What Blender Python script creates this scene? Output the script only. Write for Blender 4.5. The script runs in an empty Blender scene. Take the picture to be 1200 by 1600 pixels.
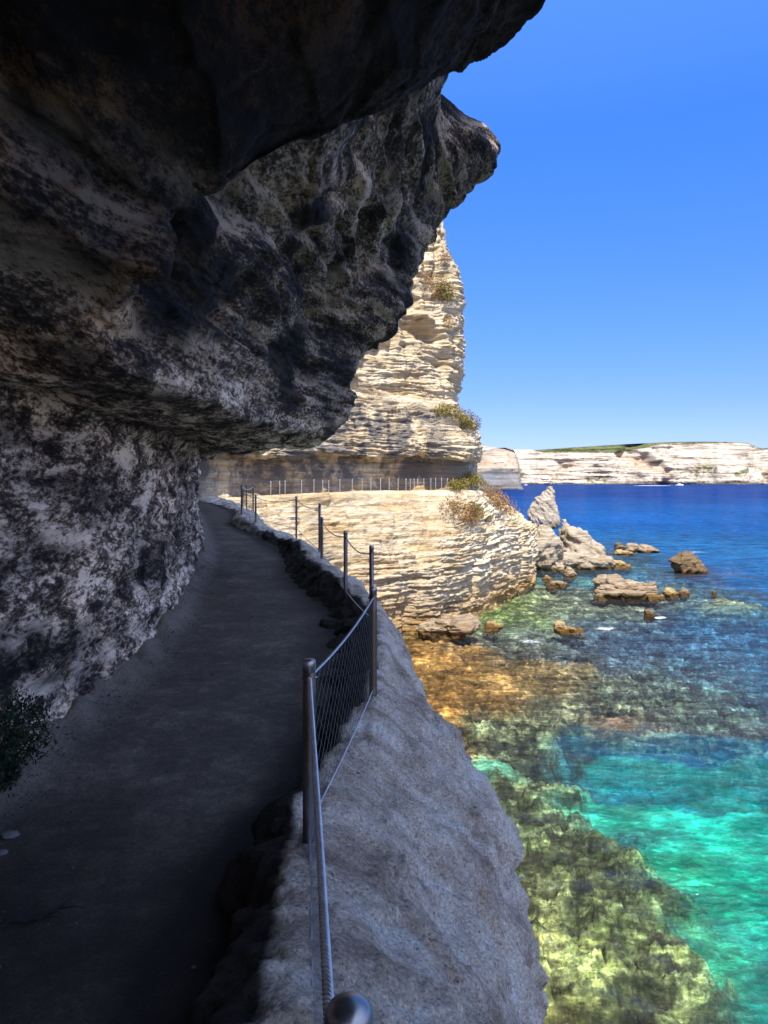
import bpy, math, random
import numpy as np
from mathutils import Vector, Matrix
R = math.radians
scene = bpy.context.scene
COL = scene.collection

# ------------------------------------------------------------------ camera, world, sun, exposure
EYE = 11.0                       # camera height above the sea (m)
F = 1155.0                       # focal length in photo pixels (1200 x 1600)
cam = bpy.data.cameras.new('camera'); camo = bpy.data.objects.new('camera', cam); COL.objects.link(camo)
camo.location = (0, 0, EYE); camo.rotation_euler = (R(90), 0, 0)
cam.sensor_fit = 'VERTICAL'; cam.sensor_height = 36.0; cam.lens = 36.0 * F / 1600
cam.shift_y = -50 / 1600.0
cam.clip_start = 0.05; cam.clip_end = 60000
scene.camera = camo
scene.render.resolution_x = 768; scene.render.resolution_y = 1024

SUN_DIR = np.array([0.04, -0.76, 1.05]); SUN_DIR /= np.linalg.norm(SUN_DIR)   # towards the sun
elev = math.asin(SUN_DIR[2]); azim = math.atan2(SUN_DIR[0], SUN_DIR[1])
w = bpy.data.worlds.new("World"); scene.world = w; w.use_nodes = True
nt = w.node_tree; nt.nodes.clear()
sky = nt.nodes.new('ShaderNodeTexSky'); sky.sky_type = 'NISHITA'; sky.sun_disc = False
sky.sun_elevation = elev; sky.sun_rotation = azim
sky.altitude = 0; sky.air_density = 1.0; sky.dust_density = 0.0; sky.ozone_density = 3.0
hs = nt.nodes.new('ShaderNodeHueSaturation'); hs.inputs['Saturation'].default_value = 1.12
hs.inputs['Value'].default_value = 1.0
bg = nt.nodes.new('ShaderNodeBackground'); bg.inputs['Strength'].default_value = 0.12
wo = nt.nodes.new('ShaderNodeOutputWorld')
nt.links.new(sky.outputs[0], hs.inputs['Color']); tm = nt.nodes.new('ShaderNodeMix'); tm.data_type = 'RGBA'; tm.blend_type = 'MULTIPLY'; tm.inputs[0].default_value = 1; tm.inputs[7].default_value = (1.25, 1.66, 2.2, 1); nt.links.new(hs.outputs[0], tm.inputs[6])
tc = nt.nodes.new('ShaderNodeTexCoord'); sx = nt.nodes.new('ShaderNodeSeparateXYZ'); nt.links.new(tc.outputs['Generated'], sx.inputs[0])
hr = nt.nodes.new('ShaderNodeValToRGB'); nt.links.new(sx.outputs[2], hr.inputs[0]); he = hr.color_ramp.elements
he[0].position = 0.0; he[0].color = (.24, .205, .33, 1); he[1].position = 1.0; he[1].color = (1, 1, 1, 1); q3 = he.new(.42); q3.color = (.265, .365, .50, 1); q4 = he.new(.75); q4.color = (.98, .88, .76, 1); q_ = he.new(.10); q_.color = (.25, .225, .37, 1)  # upper sky raised and whitened as added fill, above the view
tn = nt.nodes.new('ShaderNodeMix'); tn.data_type = 'RGBA'; tn.blend_type = 'MULTIPLY'; tn.inputs[0].default_value = 1
nt.links.new(tm.outputs[2], tn.inputs[6]); nt.links.new(hr.outputs[0], tn.inputs[7]); 
# white fill glow added to the sky behind the camera, right of the sun
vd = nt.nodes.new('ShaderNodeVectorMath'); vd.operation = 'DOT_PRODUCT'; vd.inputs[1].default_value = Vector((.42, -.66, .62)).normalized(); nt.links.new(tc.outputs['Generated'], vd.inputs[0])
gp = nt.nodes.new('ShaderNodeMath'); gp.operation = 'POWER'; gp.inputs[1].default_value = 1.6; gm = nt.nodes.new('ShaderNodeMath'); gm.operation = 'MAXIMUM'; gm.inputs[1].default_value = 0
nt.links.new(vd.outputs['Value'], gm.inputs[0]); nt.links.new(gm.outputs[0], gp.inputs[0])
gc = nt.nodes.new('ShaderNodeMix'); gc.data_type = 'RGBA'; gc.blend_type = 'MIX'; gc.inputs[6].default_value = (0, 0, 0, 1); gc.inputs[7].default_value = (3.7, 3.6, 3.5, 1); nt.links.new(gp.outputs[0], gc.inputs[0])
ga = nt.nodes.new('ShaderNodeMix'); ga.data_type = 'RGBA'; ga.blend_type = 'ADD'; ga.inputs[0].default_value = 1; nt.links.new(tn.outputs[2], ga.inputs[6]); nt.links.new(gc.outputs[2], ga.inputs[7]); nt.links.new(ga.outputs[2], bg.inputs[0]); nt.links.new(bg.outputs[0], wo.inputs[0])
sl = bpy.data.lights.new('sun', 'SUN'); sl.energy = 4.5; sl.angle = R(0.5); sl.color = (1.0, 0.94, 0.84)
so = bpy.data.objects.new('sun', sl); COL.objects.link(so)
so.rotation_euler = Vector(SUN_DIR.tolist()).to_track_quat('Z', 'Y').to_euler(); so.location = (0, -20, 60)
scene.view_settings.view_transform = 'Standard'; scene.view_settings.look = 'None'
scene.view_settings.gamma = 1; scene.view_settings.exposure = 1.1

# ------------------------------------------------------------------ numpy noise
_rs = np.random.RandomState(7)
_perm = _rs.permutation(256).astype(np.int32); _perm = np.concatenate([_perm, _perm, _perm])
_g = _rs.normal(size=(256, 3)); _g /= np.linalg.norm(_g, axis=1)[:, None]; _g = _g.astype(np.float32)
def pnoise(x, y, z):
    x = np.asarray(x, np.float64); y = np.asarray(y, np.float64); z = np.asarray(z, np.float64)
    x, y, z = np.broadcast_arrays(x, y, z)
    xi = np.floor(x); yi = np.floor(y); zi = np.floor(z)
    fx = (x - xi).astype(np.float32); fy = (y - yi).astype(np.float32); fz = (z - zi).astype(np.float32)
    xi = xi.astype(np.int64) & 255; yi = yi.astype(np.int64) & 255; zi = zi.astype(np.int64) & 255
    u = fx*fx*fx*(fx*(fx*6-15)+10); v = fy*fy*fy*(fy*(fy*6-15)+10); q = fz*fz*fz*(fz*(fz*6-15)+10)
    def gr(dx, dy, dz):
        h = _perm[_perm[_perm[(xi+dx) & 255] + ((yi+dy) & 255)] + ((zi+dz) & 255)]
        g = _g[h]
        return g[..., 0]*(fx-dx) + g[..., 1]*(fy-dy) + g[..., 2]*(fz-dz)
    a = gr(0,0,0); b = gr(1,0,0); c = gr(0,1,0); d = gr(1,1,0)
    e = gr(0,0,1); f = gr(1,0,1); g_ = gr(0,1,1); h_ = gr(1,1,1)
    l1 = a+u*(b-a); l2 = c+u*(d-c); l3 = e+u*(f-e); l4 = g_+u*(h_-g_)
    m1 = l1+v*(l2-l1); m2 = l3+v*(l4-l3)
    return (m1+q*(m2-m1))*1.5
def fbm(P, s, octv=4, gain=0.5, off=0.0, an=(1, 1, 1)):
    r = 0; a = 1.0; t = 0
    for k in range(octv):
        r = r + a*pnoise(P[..., 0]*s*an[0]+off+17.3*k, P[..., 1]*s*an[1]+off*1.7+5.1*k, P[..., 2]*s*an[2]-off+9.7*k)
        t += a; a *= gain; s *= 2.03
    return r/t
def ridged(P, s, octv=4, off=0.0, an=(1, 1, 1)):
    r = 0; a = 1.0; t = 0
    for k in range(octv):
        n = 1-np.abs(pnoise(P[..., 0]*s*an[0]+off+3.3*k, P[..., 1]*s*an[1]+off+5.1*k, P[..., 2]*s*an[2]-off+9.7*k))*2
        r = r + a*n; t += a; a *= 0.5; s *= 2.03
    return r/t
def blocks(P, s, off=0.0, an=(1, 1, 1), soft=0.18):
    # broken-block relief: every cell of a jittered lattice gets its own height, joined by short bevels; also the crack depth
    q = np.stack([P[..., 0]*s*an[0]+off, P[..., 1]*s*an[1]+off*1.3, P[..., 2]*s*an[2]-off], -1).astype(np.float32)
    c = np.floor(q); best = np.full(q.shape[:-1], 9.0, np.float32); sec = best.copy(); h = np.zeros_like(best); h2 = h.copy()
    for i in (-1, 0, 1):
        for j in (-1, 0, 1):
            for k in (-1, 0, 1):
                ci = c+np.array([i, j, k], np.float32); ii = ci.astype(np.int64) & 255
                id_ = _perm[_perm[_perm[ii[..., 0]]+ii[..., 1]]+ii[..., 2]]
                d = np.linalg.norm(q-(ci+.5+.38*_g[id_]), axis=-1); hv = _g[(id_*7+3) & 255][..., 0]
                nb = d < best; sm = (~nb) & (d < sec)
                sec = np.where(nb, best, np.where(sm, d, sec)); h2 = np.where(nb, h, np.where(sm, hv, h2)); best = np.where(nb, d, best); h = np.where(nb, hv, h)
    e = sec-best; w_ = np.clip(.5+.5*e/soft, .5, 1)
    return h*w_+h2*(1-w_), np.clip(1-e/(soft*.6), 0, 1)
def sstep(x, a, b):
    t = np.clip((x-a)/(b-a), 0, 1); return t*t*(3-2*t)

# ------------------------------------------------------------------ object helpers
def link_mesh(name, me, mat, parent=None, smooth=True):
    o = bpy.data.objects.new(name, me); COL.objects.link(o)
    if mat is not None: me.materials.append(mat)
    if smooth: me.polygons.foreach_set('use_smooth', np.ones(len(me.polygons), bool))
    if parent is not None: o.parent = parent
    return o
def mesh_np(name, V, Q):
    V = np.asarray(V, np.float32).reshape(-1, 3); Q = np.asarray(Q, np.int32)
    me = bpy.data.meshes.new(name); k = Q.shape[1]
    me.vertices.add(len(V)); me.vertices.foreach_set('co', V.ravel())
    me.loops.add(Q.size); me.loops.foreach_set('vertex_index', Q.ravel())
    me.polygons.add(len(Q)); me.polygons.foreach_set('loop_start', np.arange(0, Q.size, k, dtype=np.int32))
    me.polygons.foreach_set('loop_total', np.full(len(Q), k, np.int32))
    me.update(calc_edges=True); me.validate()
    return me
def grid_quads(n, m, flip=False, wrap=False):
    i = np.arange(n-1)[:, None]; j = np.arange(m-1 if not wrap else m)[None, :]
    j2 = (j+1) % m
    a = i*m+j; b = i*m+j2; c = (i+1)*m+j2; d = (i+1)*m+j
    a, b, c, d = np.broadcast_arrays(a, b, c, d)
    q = np.stack([a, b, c, d] if not flip else [d, c, b, a], -1).reshape(-1, 4)
    return q
def add_attr(me, name, arr):
    arr = np.asarray(arr, np.float32)
    if arr.ndim == 1:
        at = me.attributes.new(name, 'FLOAT', 'POINT'); at.data.foreach_set('value', arr)
    else:
        at = me.attributes.new(name, 'FLOAT_COLOR', 'POINT')
        c = np.ones((len(arr), 4), np.float32); c[:, :3] = arr; at.data.foreach_set('color', c.ravel())
def tag(o, label=None, cat=None, group=None, kind=None):
    if label: o['label'] = label
    if cat: o['category'] = cat
    if group: o['group'] = group
    if kind: o['kind'] = kind
    return o
def empty(name, loc):
    o = bpy.data.objects.new(name, None); o.location = loc; o.empty_display_size = 0.2; COL.objects.link(o); return o
def pchip(x, Y, xq):
    x = np.asarray(x, float); Y = np.asarray(Y, float); h = np.diff(x)
    hh = h.reshape((-1,)+(1,)*(Y.ndim-1)); d = np.diff(Y, axis=0)/hh
    m = np.zeros_like(Y); m[0] = d[0]; m[-1] = d[-1]
    # Catmull-Rom style tangents, limited where the slope changes sign
    w1 = hh[1:]; w2 = hh[:-1]
    t = (d[:-1]*w1+d[1:]*w2)/(w1+w2)
    s = (d[:-1]*d[1:] <= 0); t = np.where(s, t*0.25, t)
    lim = 3*np.minimum(np.abs(d[:-1]), np.abs(d[1:])); t = np.where(s, t, np.sign(t)*np.minimum(np.abs(t), lim))
    m[1:-1] = t
    xq = np.asarray(xq, float); i = np.clip(np.searchsorted(x, xq)-1, 0, len(x)-2)
    hi = h[i].reshape((-1,)+(1,)*(Y.ndim-1)); u = ((xq-x[i])/h[i]).reshape((-1,)+(1,)*(Y.ndim-1))
    return ((2*u**3-3*u**2+1)*Y[i] + (u**3-2*u**2+u)*hi*m[i] + (-2*u**3+3*u**2)*Y[i+1] + (u**3-u**2)*hi*m[i+1])
def loft(T, cpar, cq, rows_per):      # T: [columns][rows][3]; returns dense grid [rows, columns, 3]
    T = np.asarray(T, float)
    A = pchip(cpar, T, cq)            # [cq, rows, 3]
    rq = []; rp = np.arange(T.shape[1])
    for k, n in enumerate(rows_per): rq += list(k+np.arange(n)/n)
    rq.append(T.shape[1]-1)
    B = np.swapaxes(A, 0, 1)          # [rows, cq, 3]
    return pchip(rp, B, rq)
def normals(G):
    du = np.gradient(G, axis=1); dv = np.gradient(G, axis=0)
    n = np.cross(du, dv); l = np.linalg.norm(n, axis=-1, keepdims=True); return n/np.maximum(l, 1e-9)
def PX(px, d): return (px-600)/F*d
def P3(px, py, d): return np.array([(px-600)/F*d, d, EYE-(py-750)/F*d])
def SEA(px, py):                      # point of the sea surface seen at that photo pixel
    d = F*EYE/(py-750); return np.array([(px-600)/F*d, d, 0.0])

# ------------------------------------------------------------------ materials
def lin(r, g, b):
    f = lambda c: c/12.92 if c <= 0.04045 else ((c+0.055)/1.055)**2.4
    return (f(r/255), f(g/255), f(b/255), 1)
class NB:
    def __init__(s, name):
        s.m = bpy.data.materials.new(name); s.m.use_nodes = True; s.t = s.m.node_tree; s.t.nodes.clear()
        s.out = s.n('ShaderNodeOutputMaterial'); s.b = s.n('ShaderNodeBsdfPrincipled'); s.l(s.b.outputs[0], s.out.inputs[0])
        s.co = s.n('ShaderNodeTexCoord').outputs['Object']
    def n(s, ty, **kw):
        o = s.t.nodes.new(ty)
        for k, v in kw.items(): setattr(o, k, v)
        return o
    def l(s, a, b): s.t.links.new(a, b)
    def mapp(s, sc, src=None, rot=(0, 0, 0)):
        m = s.n('ShaderNodeMapping'); m.inputs['Scale'].default_value = sc; m.inputs['Rotation'].default_value = rot
        s.l(src or s.co, m.inputs['Vector']); return m.outputs[0]
    def noise(s, scale, detail=6, rough=0.55, vec=None, dist=0.0):
        n = s.n('ShaderNodeTexNoise'); n.inputs['Scale'].default_value = scale; n.inputs['Detail'].default_value = detail
        n.inputs['Roughness'].default_value = rough; n.inputs['Distortion'].default_value = dist
        s.l(vec or s.co, n.inputs['Vector']); return n.outputs[0]
    def voro(s, scale, vec=None, feat='F1', out=0):
        n = s.n('ShaderNodeTexVoronoi'); n.feature = feat; n.inputs['Scale'].default_value = scale
        s.l(vec or s.co, n.inputs['Vector']); return n.outputs[out]
    def ramp(s, src, stops):
        r = s.n('ShaderNodeValToRGB'); s.l(src, r.inputs[0]); e = r.color_ramp.elements
        e[0].position = stops[0][0]; e[0].color = stops[0][1]; e[1].position = stops[-1][0]; e[1].color = stops[-1][1]
        for p, c in stops[1:-1]:
            q = e.new(p); q.color = c
        return r.outputs[0]
    def mix(s, f, a, b, mode='MIX'):
        m = s.n('ShaderNodeMix', data_type='RGBA', blend_type=mode)
        for i, v in ((0, f), (6, a), (7, b)):
            if hasattr(v, 'links') or hasattr(v, 'is_linked'): s.l(v, m.inputs[i])
            else: m.inputs[i].default_value = v
        return m.outputs[2]
    def math(s, op, a, b=0.0, clamp=False):
        m = s.n('ShaderNodeMath', operation=op); m.use_clamp = clamp
        for i, v in ((0, a), (1, b)):
            if hasattr(v, 'is_linked'): s.l(v, m.inputs[i])
            else: m.inputs[i].default_value = v
        return m.outputs[0]
    def bump(s, h, strength, dist, nrm=None):
        b = s.n('ShaderNodeBump'); b.inputs['Strength'].default_value = strength; b.inputs['Distance'].default_value = dist
        s.l(h, b.inputs['Height'])
        if nrm is not None: s.l(nrm, b.inputs['Normal'])
        return b.outputs[0]
    def sepz(s):
        x = s.n('ShaderNodeSeparateXYZ'); s.l(s.co, x.inputs[0]); return x.outputs
    def attr(s, name, o='Fac'):
        a = s.n('ShaderNodeAttribute'); a.attribute_name = name; return a.outputs[o]
def g(v, t=(1, 1, 1)): return (v*t[0], v*t[1], v*t[2], 1)
BW = [(0.0, (0, 0, 0, 1)), (1.0, (1, 1, 1, 1))]

def mat_cave():
    m = NB('weathered_cave_limestone')
    ab = m.attr('above')
    pw = m.noise(4.2, 9, 0.70, m.mapp((1, .42, .9))); pb = m.noise(2.0, 10, 0.70, m.mapp((.7, .22, 2.6))); fi = m.noise(24, 10, 0.80, m.mapp((1, .40, 1)))
    pm = m.n('ShaderNodeMix', data_type='FLOAT'); m.l(ab, pm.inputs[0]); m.l(pw, pm.inputs[2]); m.l(pb, pm.inputs[3]); pa = pm.outputs[0]
    sp = m.math('ADD', m.math('MULTIPLY', pa, .50), m.math('MULTIPLY', fi, .50)); sp = m.math('ADD', m.math('MULTIPLY', sp, 1.7), -.345)
    bg_ = m.noise(0.9, 7, 0.62, m.mapp((.8, .4, 1.7)))
    base = m.ramp(sp, [(0.385, g(0.015, (1.15, .98, .85))), (0.455, g(0.07, (1.2, 1, .84))), (0.50, g(0.18, (1.2, 1, .8))), (0.54, g(0.52, (1.12, 1, .86))), (0.59, g(0.86, (1.08, 1, .88)))])
    dark = m.ramp(bg_, [(0.38, g(0.14)), (0.50, g(0.9)), (0.62, g(1.3))])
    c = m.mix(1.0, base, dark, 'MULTIPLY')
    och = m.ramp(m.noise(0.9, 5, 0.6, None, 0.8), [(0.46, g(0)), (0.60, g(1))])
    c = m.mix(m.math('MULTIPLY', och, m.attr('ochre')), c, m.mix(1.0, c, (1.5, 1.1, .6, 1), 'MULTIPLY'))
    roof_shade = m.attr('roof_shade')
    c = m.mix(roof_shade, c, m.mix(1.0, c, (0.045, 0.04, 0.034, 1), 'MULTIPLY'))  # roof shade painted in by darkening the rock colour
    c = m.mix(1, c, (1.16, 1.0, .82, 1), 'MULTIPLY')
    m.l(c, m.b.inputs['Base Color']); m.b.inputs['Roughness'].default_value = 0.92
    m.b.inputs['Specular IOR Level'].default_value = 0.25
    h = m.math('ADD', m.math('MULTIPLY', sp, 0.8), m.noise(34, 8, 0.7, m.mapp((1, .45, 1))))
    m.l(m.bump(h, 0.9, 0.035), m.b.inputs['Normal'])
    return m.m
def mat_kerb():
    m = NB('grey_grainy_limestone')
    str_ = m.math('ADD', m.math('MULTIPLY', m.noise(1.6, 8, 0.66, m.mapp((.55, 1.7, 0.55))), .6), m.math('MULTIPLY', m.noise(3.0, 8, .7), .4))
    fine = m.noise(48, 9, 0.8)
    c = m.ramp(str_, [(0.36, g(0.22, (1.28, 1, .72))), (0.45, g(0.42, (1.25, 1.01, .75))), (0.54, g(0.66, (1.18, 1.02, .80))), (0.64, g(0.80, (1.06, 1.02, .9)))])
    c = m.mix(0.75, c, m.ramp(fine, [(0.38, g(0.12)), (0.46, g(0.75)), (0.54, g(1.05)), (0.62, g(1.5))]), 'MULTIPLY')
    br = m.ramp(m.noise(2.3, 6, 0.6, None, 0.4), [(0.52, g(0)), (0.7, g(0.55))])
    c = m.mix(br, c, m.mix(1, c, (.72, .58, .46, 1), 'MULTIPLY'))
    pits = m.ramp(m.noise(14, 6, 0.65), [(0.30, g(0.25)), (0.38, g(1)), (1, g(1))])
    c = m.mix(1, c, pits, 'MULTIPLY')
    c = m.mix(m.attr('face_shade'), c, m.mix(1, c, (.05, .045, .04, 1), 'MULTIPLY'))  # shade of the kerb's inner face painted into its colour
    m.l(c, m.b.inputs['Base Color']); m.b.inputs['Roughness'].default_value = 0.95; m.b.inputs['Specular IOR Level'].default_value = 0.2
    h = m.math('ADD', m.math('MULTIPLY', m.noise(10, 8, 0.65), 1.5), fine)
    m.l(m.bump(h, 1.0, 0.045), m.b.inputs['Normal'])
    return m.m
def mat_path():
    m = NB('trodden_concrete_path')
    a = m.math('ADD', m.math('MULTIPLY', m.noise(1.6, 9, 0.7), .55), m.math('MULTIPLY', m.noise(9, 9, .75), .45)); f = m.noise(45, 8, 0.78)
    c = m.ramp(a, [(0.34, g(0.032, (1.25, 1, .72))), (0.5, g(0.07, (1.25, 1, .74))), (0.60, g(0.12, (1.25, 1, .74))), (0.68, g(0.24, (1.25, 1, .74)))])
    c = m.mix(0.6, c, m.ramp(f, [(0.38, g(0.35)), (0.5, g(1)), (0.64, g(1.7))]), 'MULTIPLY')
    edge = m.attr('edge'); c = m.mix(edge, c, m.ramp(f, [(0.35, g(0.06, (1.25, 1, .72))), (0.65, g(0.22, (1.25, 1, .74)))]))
    c = m.mix(m.attr('fade_or_shade'), c, m.mix(1, c, (.13, .12, .11, 1), 'MULTIPLY'))  # shade painted into the path colour
    m.l(c, m.b.inputs['Base Color']); m.b.inputs['Roughness'].default_value = 0.8; m.b.inputs['Specular IOR Level'].default_value = 0.3
    m.l(m.bump(m.math('ADD', f, m.math('MULTIPLY', a, 2)), 0.6, 0.02), m.b.inputs['Normal'])
    return m.m
def mat_strata(name, low=(0.62, 0.47, 0.26), hi=(0.80, 0.70, 0.52), sc=1.0, wet=True, grey=0.0):
    m = NB(name)
    z = m.sepz()[2]
    lay = m.noise(1.0*sc, 9, 0.68, m.mapp((0.22, 0.22, 5.0)), 0.3)
    lay2 = m.noise(1.0*sc, 7, 0.7, m.mapp((1.1, 1.1, 13)), 0.2)
    big = m.noise(0.22*sc, 6, 0.6)
    c = m.ramp(lay, [(0.33, (low[0]*.62, low[1]*.60, low[2]*.6, 1)), (0.44, (low[0], low[1], low[2], 1)), (0.54, (hi[0]*.9, hi[1]*.88, hi[2]*.85, 1)), (0.68, (hi[0], hi[1], hi[2], 1))])
    c = m.mix(0.7, c, m.ramp(lay2, [(0.30, (.55, .47, .38, 1)), (0.45, (.95, .93, .9, 1)), (0.68, (1.12, 1.12, 1.14, 1))]), 'MULTIPLY')
    c = m.mix(m.ramp(big, [(0.45, g(0)), (0.68, g(0.65))]), c, m.mix(1, c, (.86, .74, .58, 1), 'MULTIPLY'))
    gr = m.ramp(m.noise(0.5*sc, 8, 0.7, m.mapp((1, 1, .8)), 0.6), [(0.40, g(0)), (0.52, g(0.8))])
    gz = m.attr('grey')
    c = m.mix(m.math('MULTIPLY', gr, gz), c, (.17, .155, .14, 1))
    if wet:
        k = m.math('ADD', z, m.math('MULTIPLY', m.math('SUBTRACT', m.noise(0.6, 5, 0.6), 0.5), 2.5))
        if sc > 1.2:
            k = m.math('ADD', z, m.math('MULTIPLY', m.math('SUBTRACT', m.noise(1.5, 5, 0.6), 0.5), .7))
            wetf = m.ramp(m.math('MULTIPLY', k, 0.8, True), [(0.22, g(1)), (0.42, g(0.15)), (0.8, g(0))])
            c = m.mix(wetf, c, m.mix(1, c, (.36, .27, .15, 1), 'MULTIPLY'))
        else:
            wetf = m.ramp(m.math('MULTIPLY', k, 0.25, True), [(0.02, g(1)), (0.3, g(0.55)), (0.75, g(0))])
            c = m.mix(wetf, c, m.mix(1, c, (.62, .46, .26, 1), 'MULTIPLY'))
    m.l(c, m.b.inputs['Base Color']); m.b.inputs['Roughness'].default_value = 0.95; m.b.inputs['Specular IOR Level'].default_value = 0.15
    h = m.math('ADD', m.math('MULTIPLY', lay, 1.2), m.math('ADD', m.math('MULTIPLY', lay2, 0.8), m.noise(5*sc, 7, 0.7)))
    m.l(m.bump(h, 1.0, 0.22/sc), m.b.inputs['Normal'])
    return m.m
def mat_far():
    m = NB('white_chalk_cliffs')
    P = m.attr('fcol', 'Color')
    n = m.noise(0.06, 9, 0.72, m.mapp((.12, .12, 2.6))); n2 = m.noise(0.03, 8, 0.65)
    c = m.mix(0.9, P, m.ramp(n, [(0.40, g(0.30, (1, .96, .92))), (0.47, g(0.85)), (0.56, g(1.25))]), 'MULTIPLY')
    c = m.mix(0.6, c, m.ramp(n2, [(0.34, g(0.6)), (0.6, g(1.08))]), 'MULTIPLY')
    m.l(c, m.b.inputs['Base Color']); m.b.inputs['Roughness'].default_value = 1.0; m.b.inputs['Specular IOR Level'].default_value = 0.0
    m.l(m.bump(m.math('ADD', n, n2), 1.0, 5.0), m.b.inputs['Normal'])
    return m.m
def mat_metal(name, c, rough=0.35, met=0.9, rust=0.0):
    m = NB(name)
    n = m.noise(25, 6, 0.6, m.mapp((1, 1, .3)))
    col = m.ramp(n, [(0.35, g(c, (.95, .88, .8))), (0.65, g(c*1.15))])
    if rust: col = m.mix(m.ramp(m.noise(6, 6, 0.65, m.mapp((1, 1, .35))), [(0.40, g(0.1)), (0.56, g(rust))]), col, (.11, .072, .045, 1))
    m.l(col, m.b.inputs['Base Color'])
    m.l(m.ramp(n, [(0.3, g(rough)), (0.7, g(rough+.2))]), m.b.inputs['Roughness']); m.b.inputs['Metallic'].default_value = met
    return m.m
def mat_leaf(name, c1, c2):
    m = NB(name)
    n = m.attr('tone')
    m.l(m.ramp(n, [(0.0, (*c1, 1)), (1.0, (*c2, 1))]), m.b.inputs['Base Color']); m.b.inputs['Roughness'].default_value = 0.75
    m.b.inputs['Specular IOR Level'].default_value = 0.2
    return m.m
def mat_flat(name, c, rough=0.6, met=0.0):
    m = NB(name); n = m.noise(3, 4, 0.6)
    m.l(m.ramp(n, [(0.3, (c[0]*.85, c[1]*.85, c[2]*.85, 1)), (0.7, (c[0], c[1], c[2], 1))]), m.b.inputs['Base Color'])
    m.b.inputs['Roughness'].default_value = rough; m.b.inputs['Metallic'].default_value = met
    return m.m
def mat_seabed():
    m = NB('reef_seabed')
    c = m.attr('bcol', 'Color')
    n = m.noise(1.3, 10, 0.72, None, .3); n2 = m.noise(4.5, 7, 0.68, None, .3)
    rk = m.attr('reef')
    v = m.mix(1.0, m.ramp(n, [(0.36, g(0.08)), (0.46, g(0.5)), (0.54, g(1.2)), (0.64, g(2.0, (1.05, 1, .85)))]), m.ramp(n2, [(0.35, g(0.5)), (0.65, g(1.5))]), 'MULTIPLY')
    c = m.mix(rk, c, m.mix(1.0, c, v, 'MULTIPLY'))
    m.l(c, m.b.inputs['Base Color']); m.b.inputs['Roughness'].default_value = 1; m.b.inputs['Specular IOR Level'].default_value = 0
    m.l(m.bump(m.math('ADD', n, n2), 0.9, 0.35), m.b.inputs['Normal'])
    return m.m
def mat_water():
    m = NB('clear_sea_water'); m.t.nodes.remove(m.b)
    w1 = m.noise(0.55, 6, 0.62, m.mapp((.55, 1.25, 1), rot=(0, 0, .35)), 0.9)
    w2 = m.noise(2.6, 8, 0.74, m.mapp((.7, 1.3, 1), rot=(0, 0, .1)), 0.6)
    w3 = m.noise(0.06, 5, 0.6, m.mapp((.5, 1.3, 1)), 0.5)
    h = m.math('ADD', m.math('MULTIPLY', w1, 1.0), m.math('ADD', m.math('MULTIPLY', w2, 0.22), m.math('MULTIPLY', w3, 2.0)))
    nrm = m.bump(h, 1.0, 0.8)
    col = m.attr('wcol', 'Color')
    rip = m.ramp(m.math('ADD', m.math('MULTIPLY', w1, .6), m.math('MULTIPLY', w2, .4)), [(0.38, g(0.35, (.8, .95, 1.1))), (0.5, g(0.9)), (0.60, g(1.7))])
    col = m.mix(0.95, col, rip, 'MULTIPLY')
    dif = m.n('ShaderNodeBsdfDiffuse'); m.l(col, dif.inputs['Color']); m.l(nrm, dif.inputs['Normal'])
    tr = m.n('ShaderNodeBsdfTransparent'); m.l(m.mix(.8, m.attr('tint', 'Color'), m.ramp(m.math('ADD', m.math('MULTIPLY', w1, .45), m.math('MULTIPLY', w2, .55)), [(.40, g(.35, (.8, 1, 1.1))), (.49, g(.8)), (.55, g(1.5)), (.60, g(3.0))]), 'MULTIPLY'), tr.inputs['Color'])  # wave-focused light painted into the tint as bright and dark ripples
    gl = m.n('ShaderNodeBsdfGlossy'); gl.inputs['Roughness'].default_value = 0.07; gl.inputs['Color'].default_value = (1, 1, 1, 1); m.l(nrm, gl.inputs['Normal'])
    m1 = m.n('ShaderNodeMixShader'); m.l(m.attr('opac'), m1.inputs[0]); m.l(tr.outputs[0], m1.inputs[1]); m.l(dif.outputs[0], m1.inputs[2])
    fr = m.n('ShaderNodeFresnel'); fr.inputs['IOR'].default_value = 1.33; m.l(nrm, fr.inputs['Normal'])
    fk = m.math('MINIMUM', m.math('MULTIPLY', fr.outputs[0], 0.8), 0.11)
    m2 = m.n('ShaderNodeMixShader'); m.l(fk, m2.inputs[0]); m.l(m1.outputs[0], m2.inputs[1]); m.l(gl.outputs[0], m2.inputs[2])
    m.l(m2.outputs[0], m.out.inputs[0])
    return m.m
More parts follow.
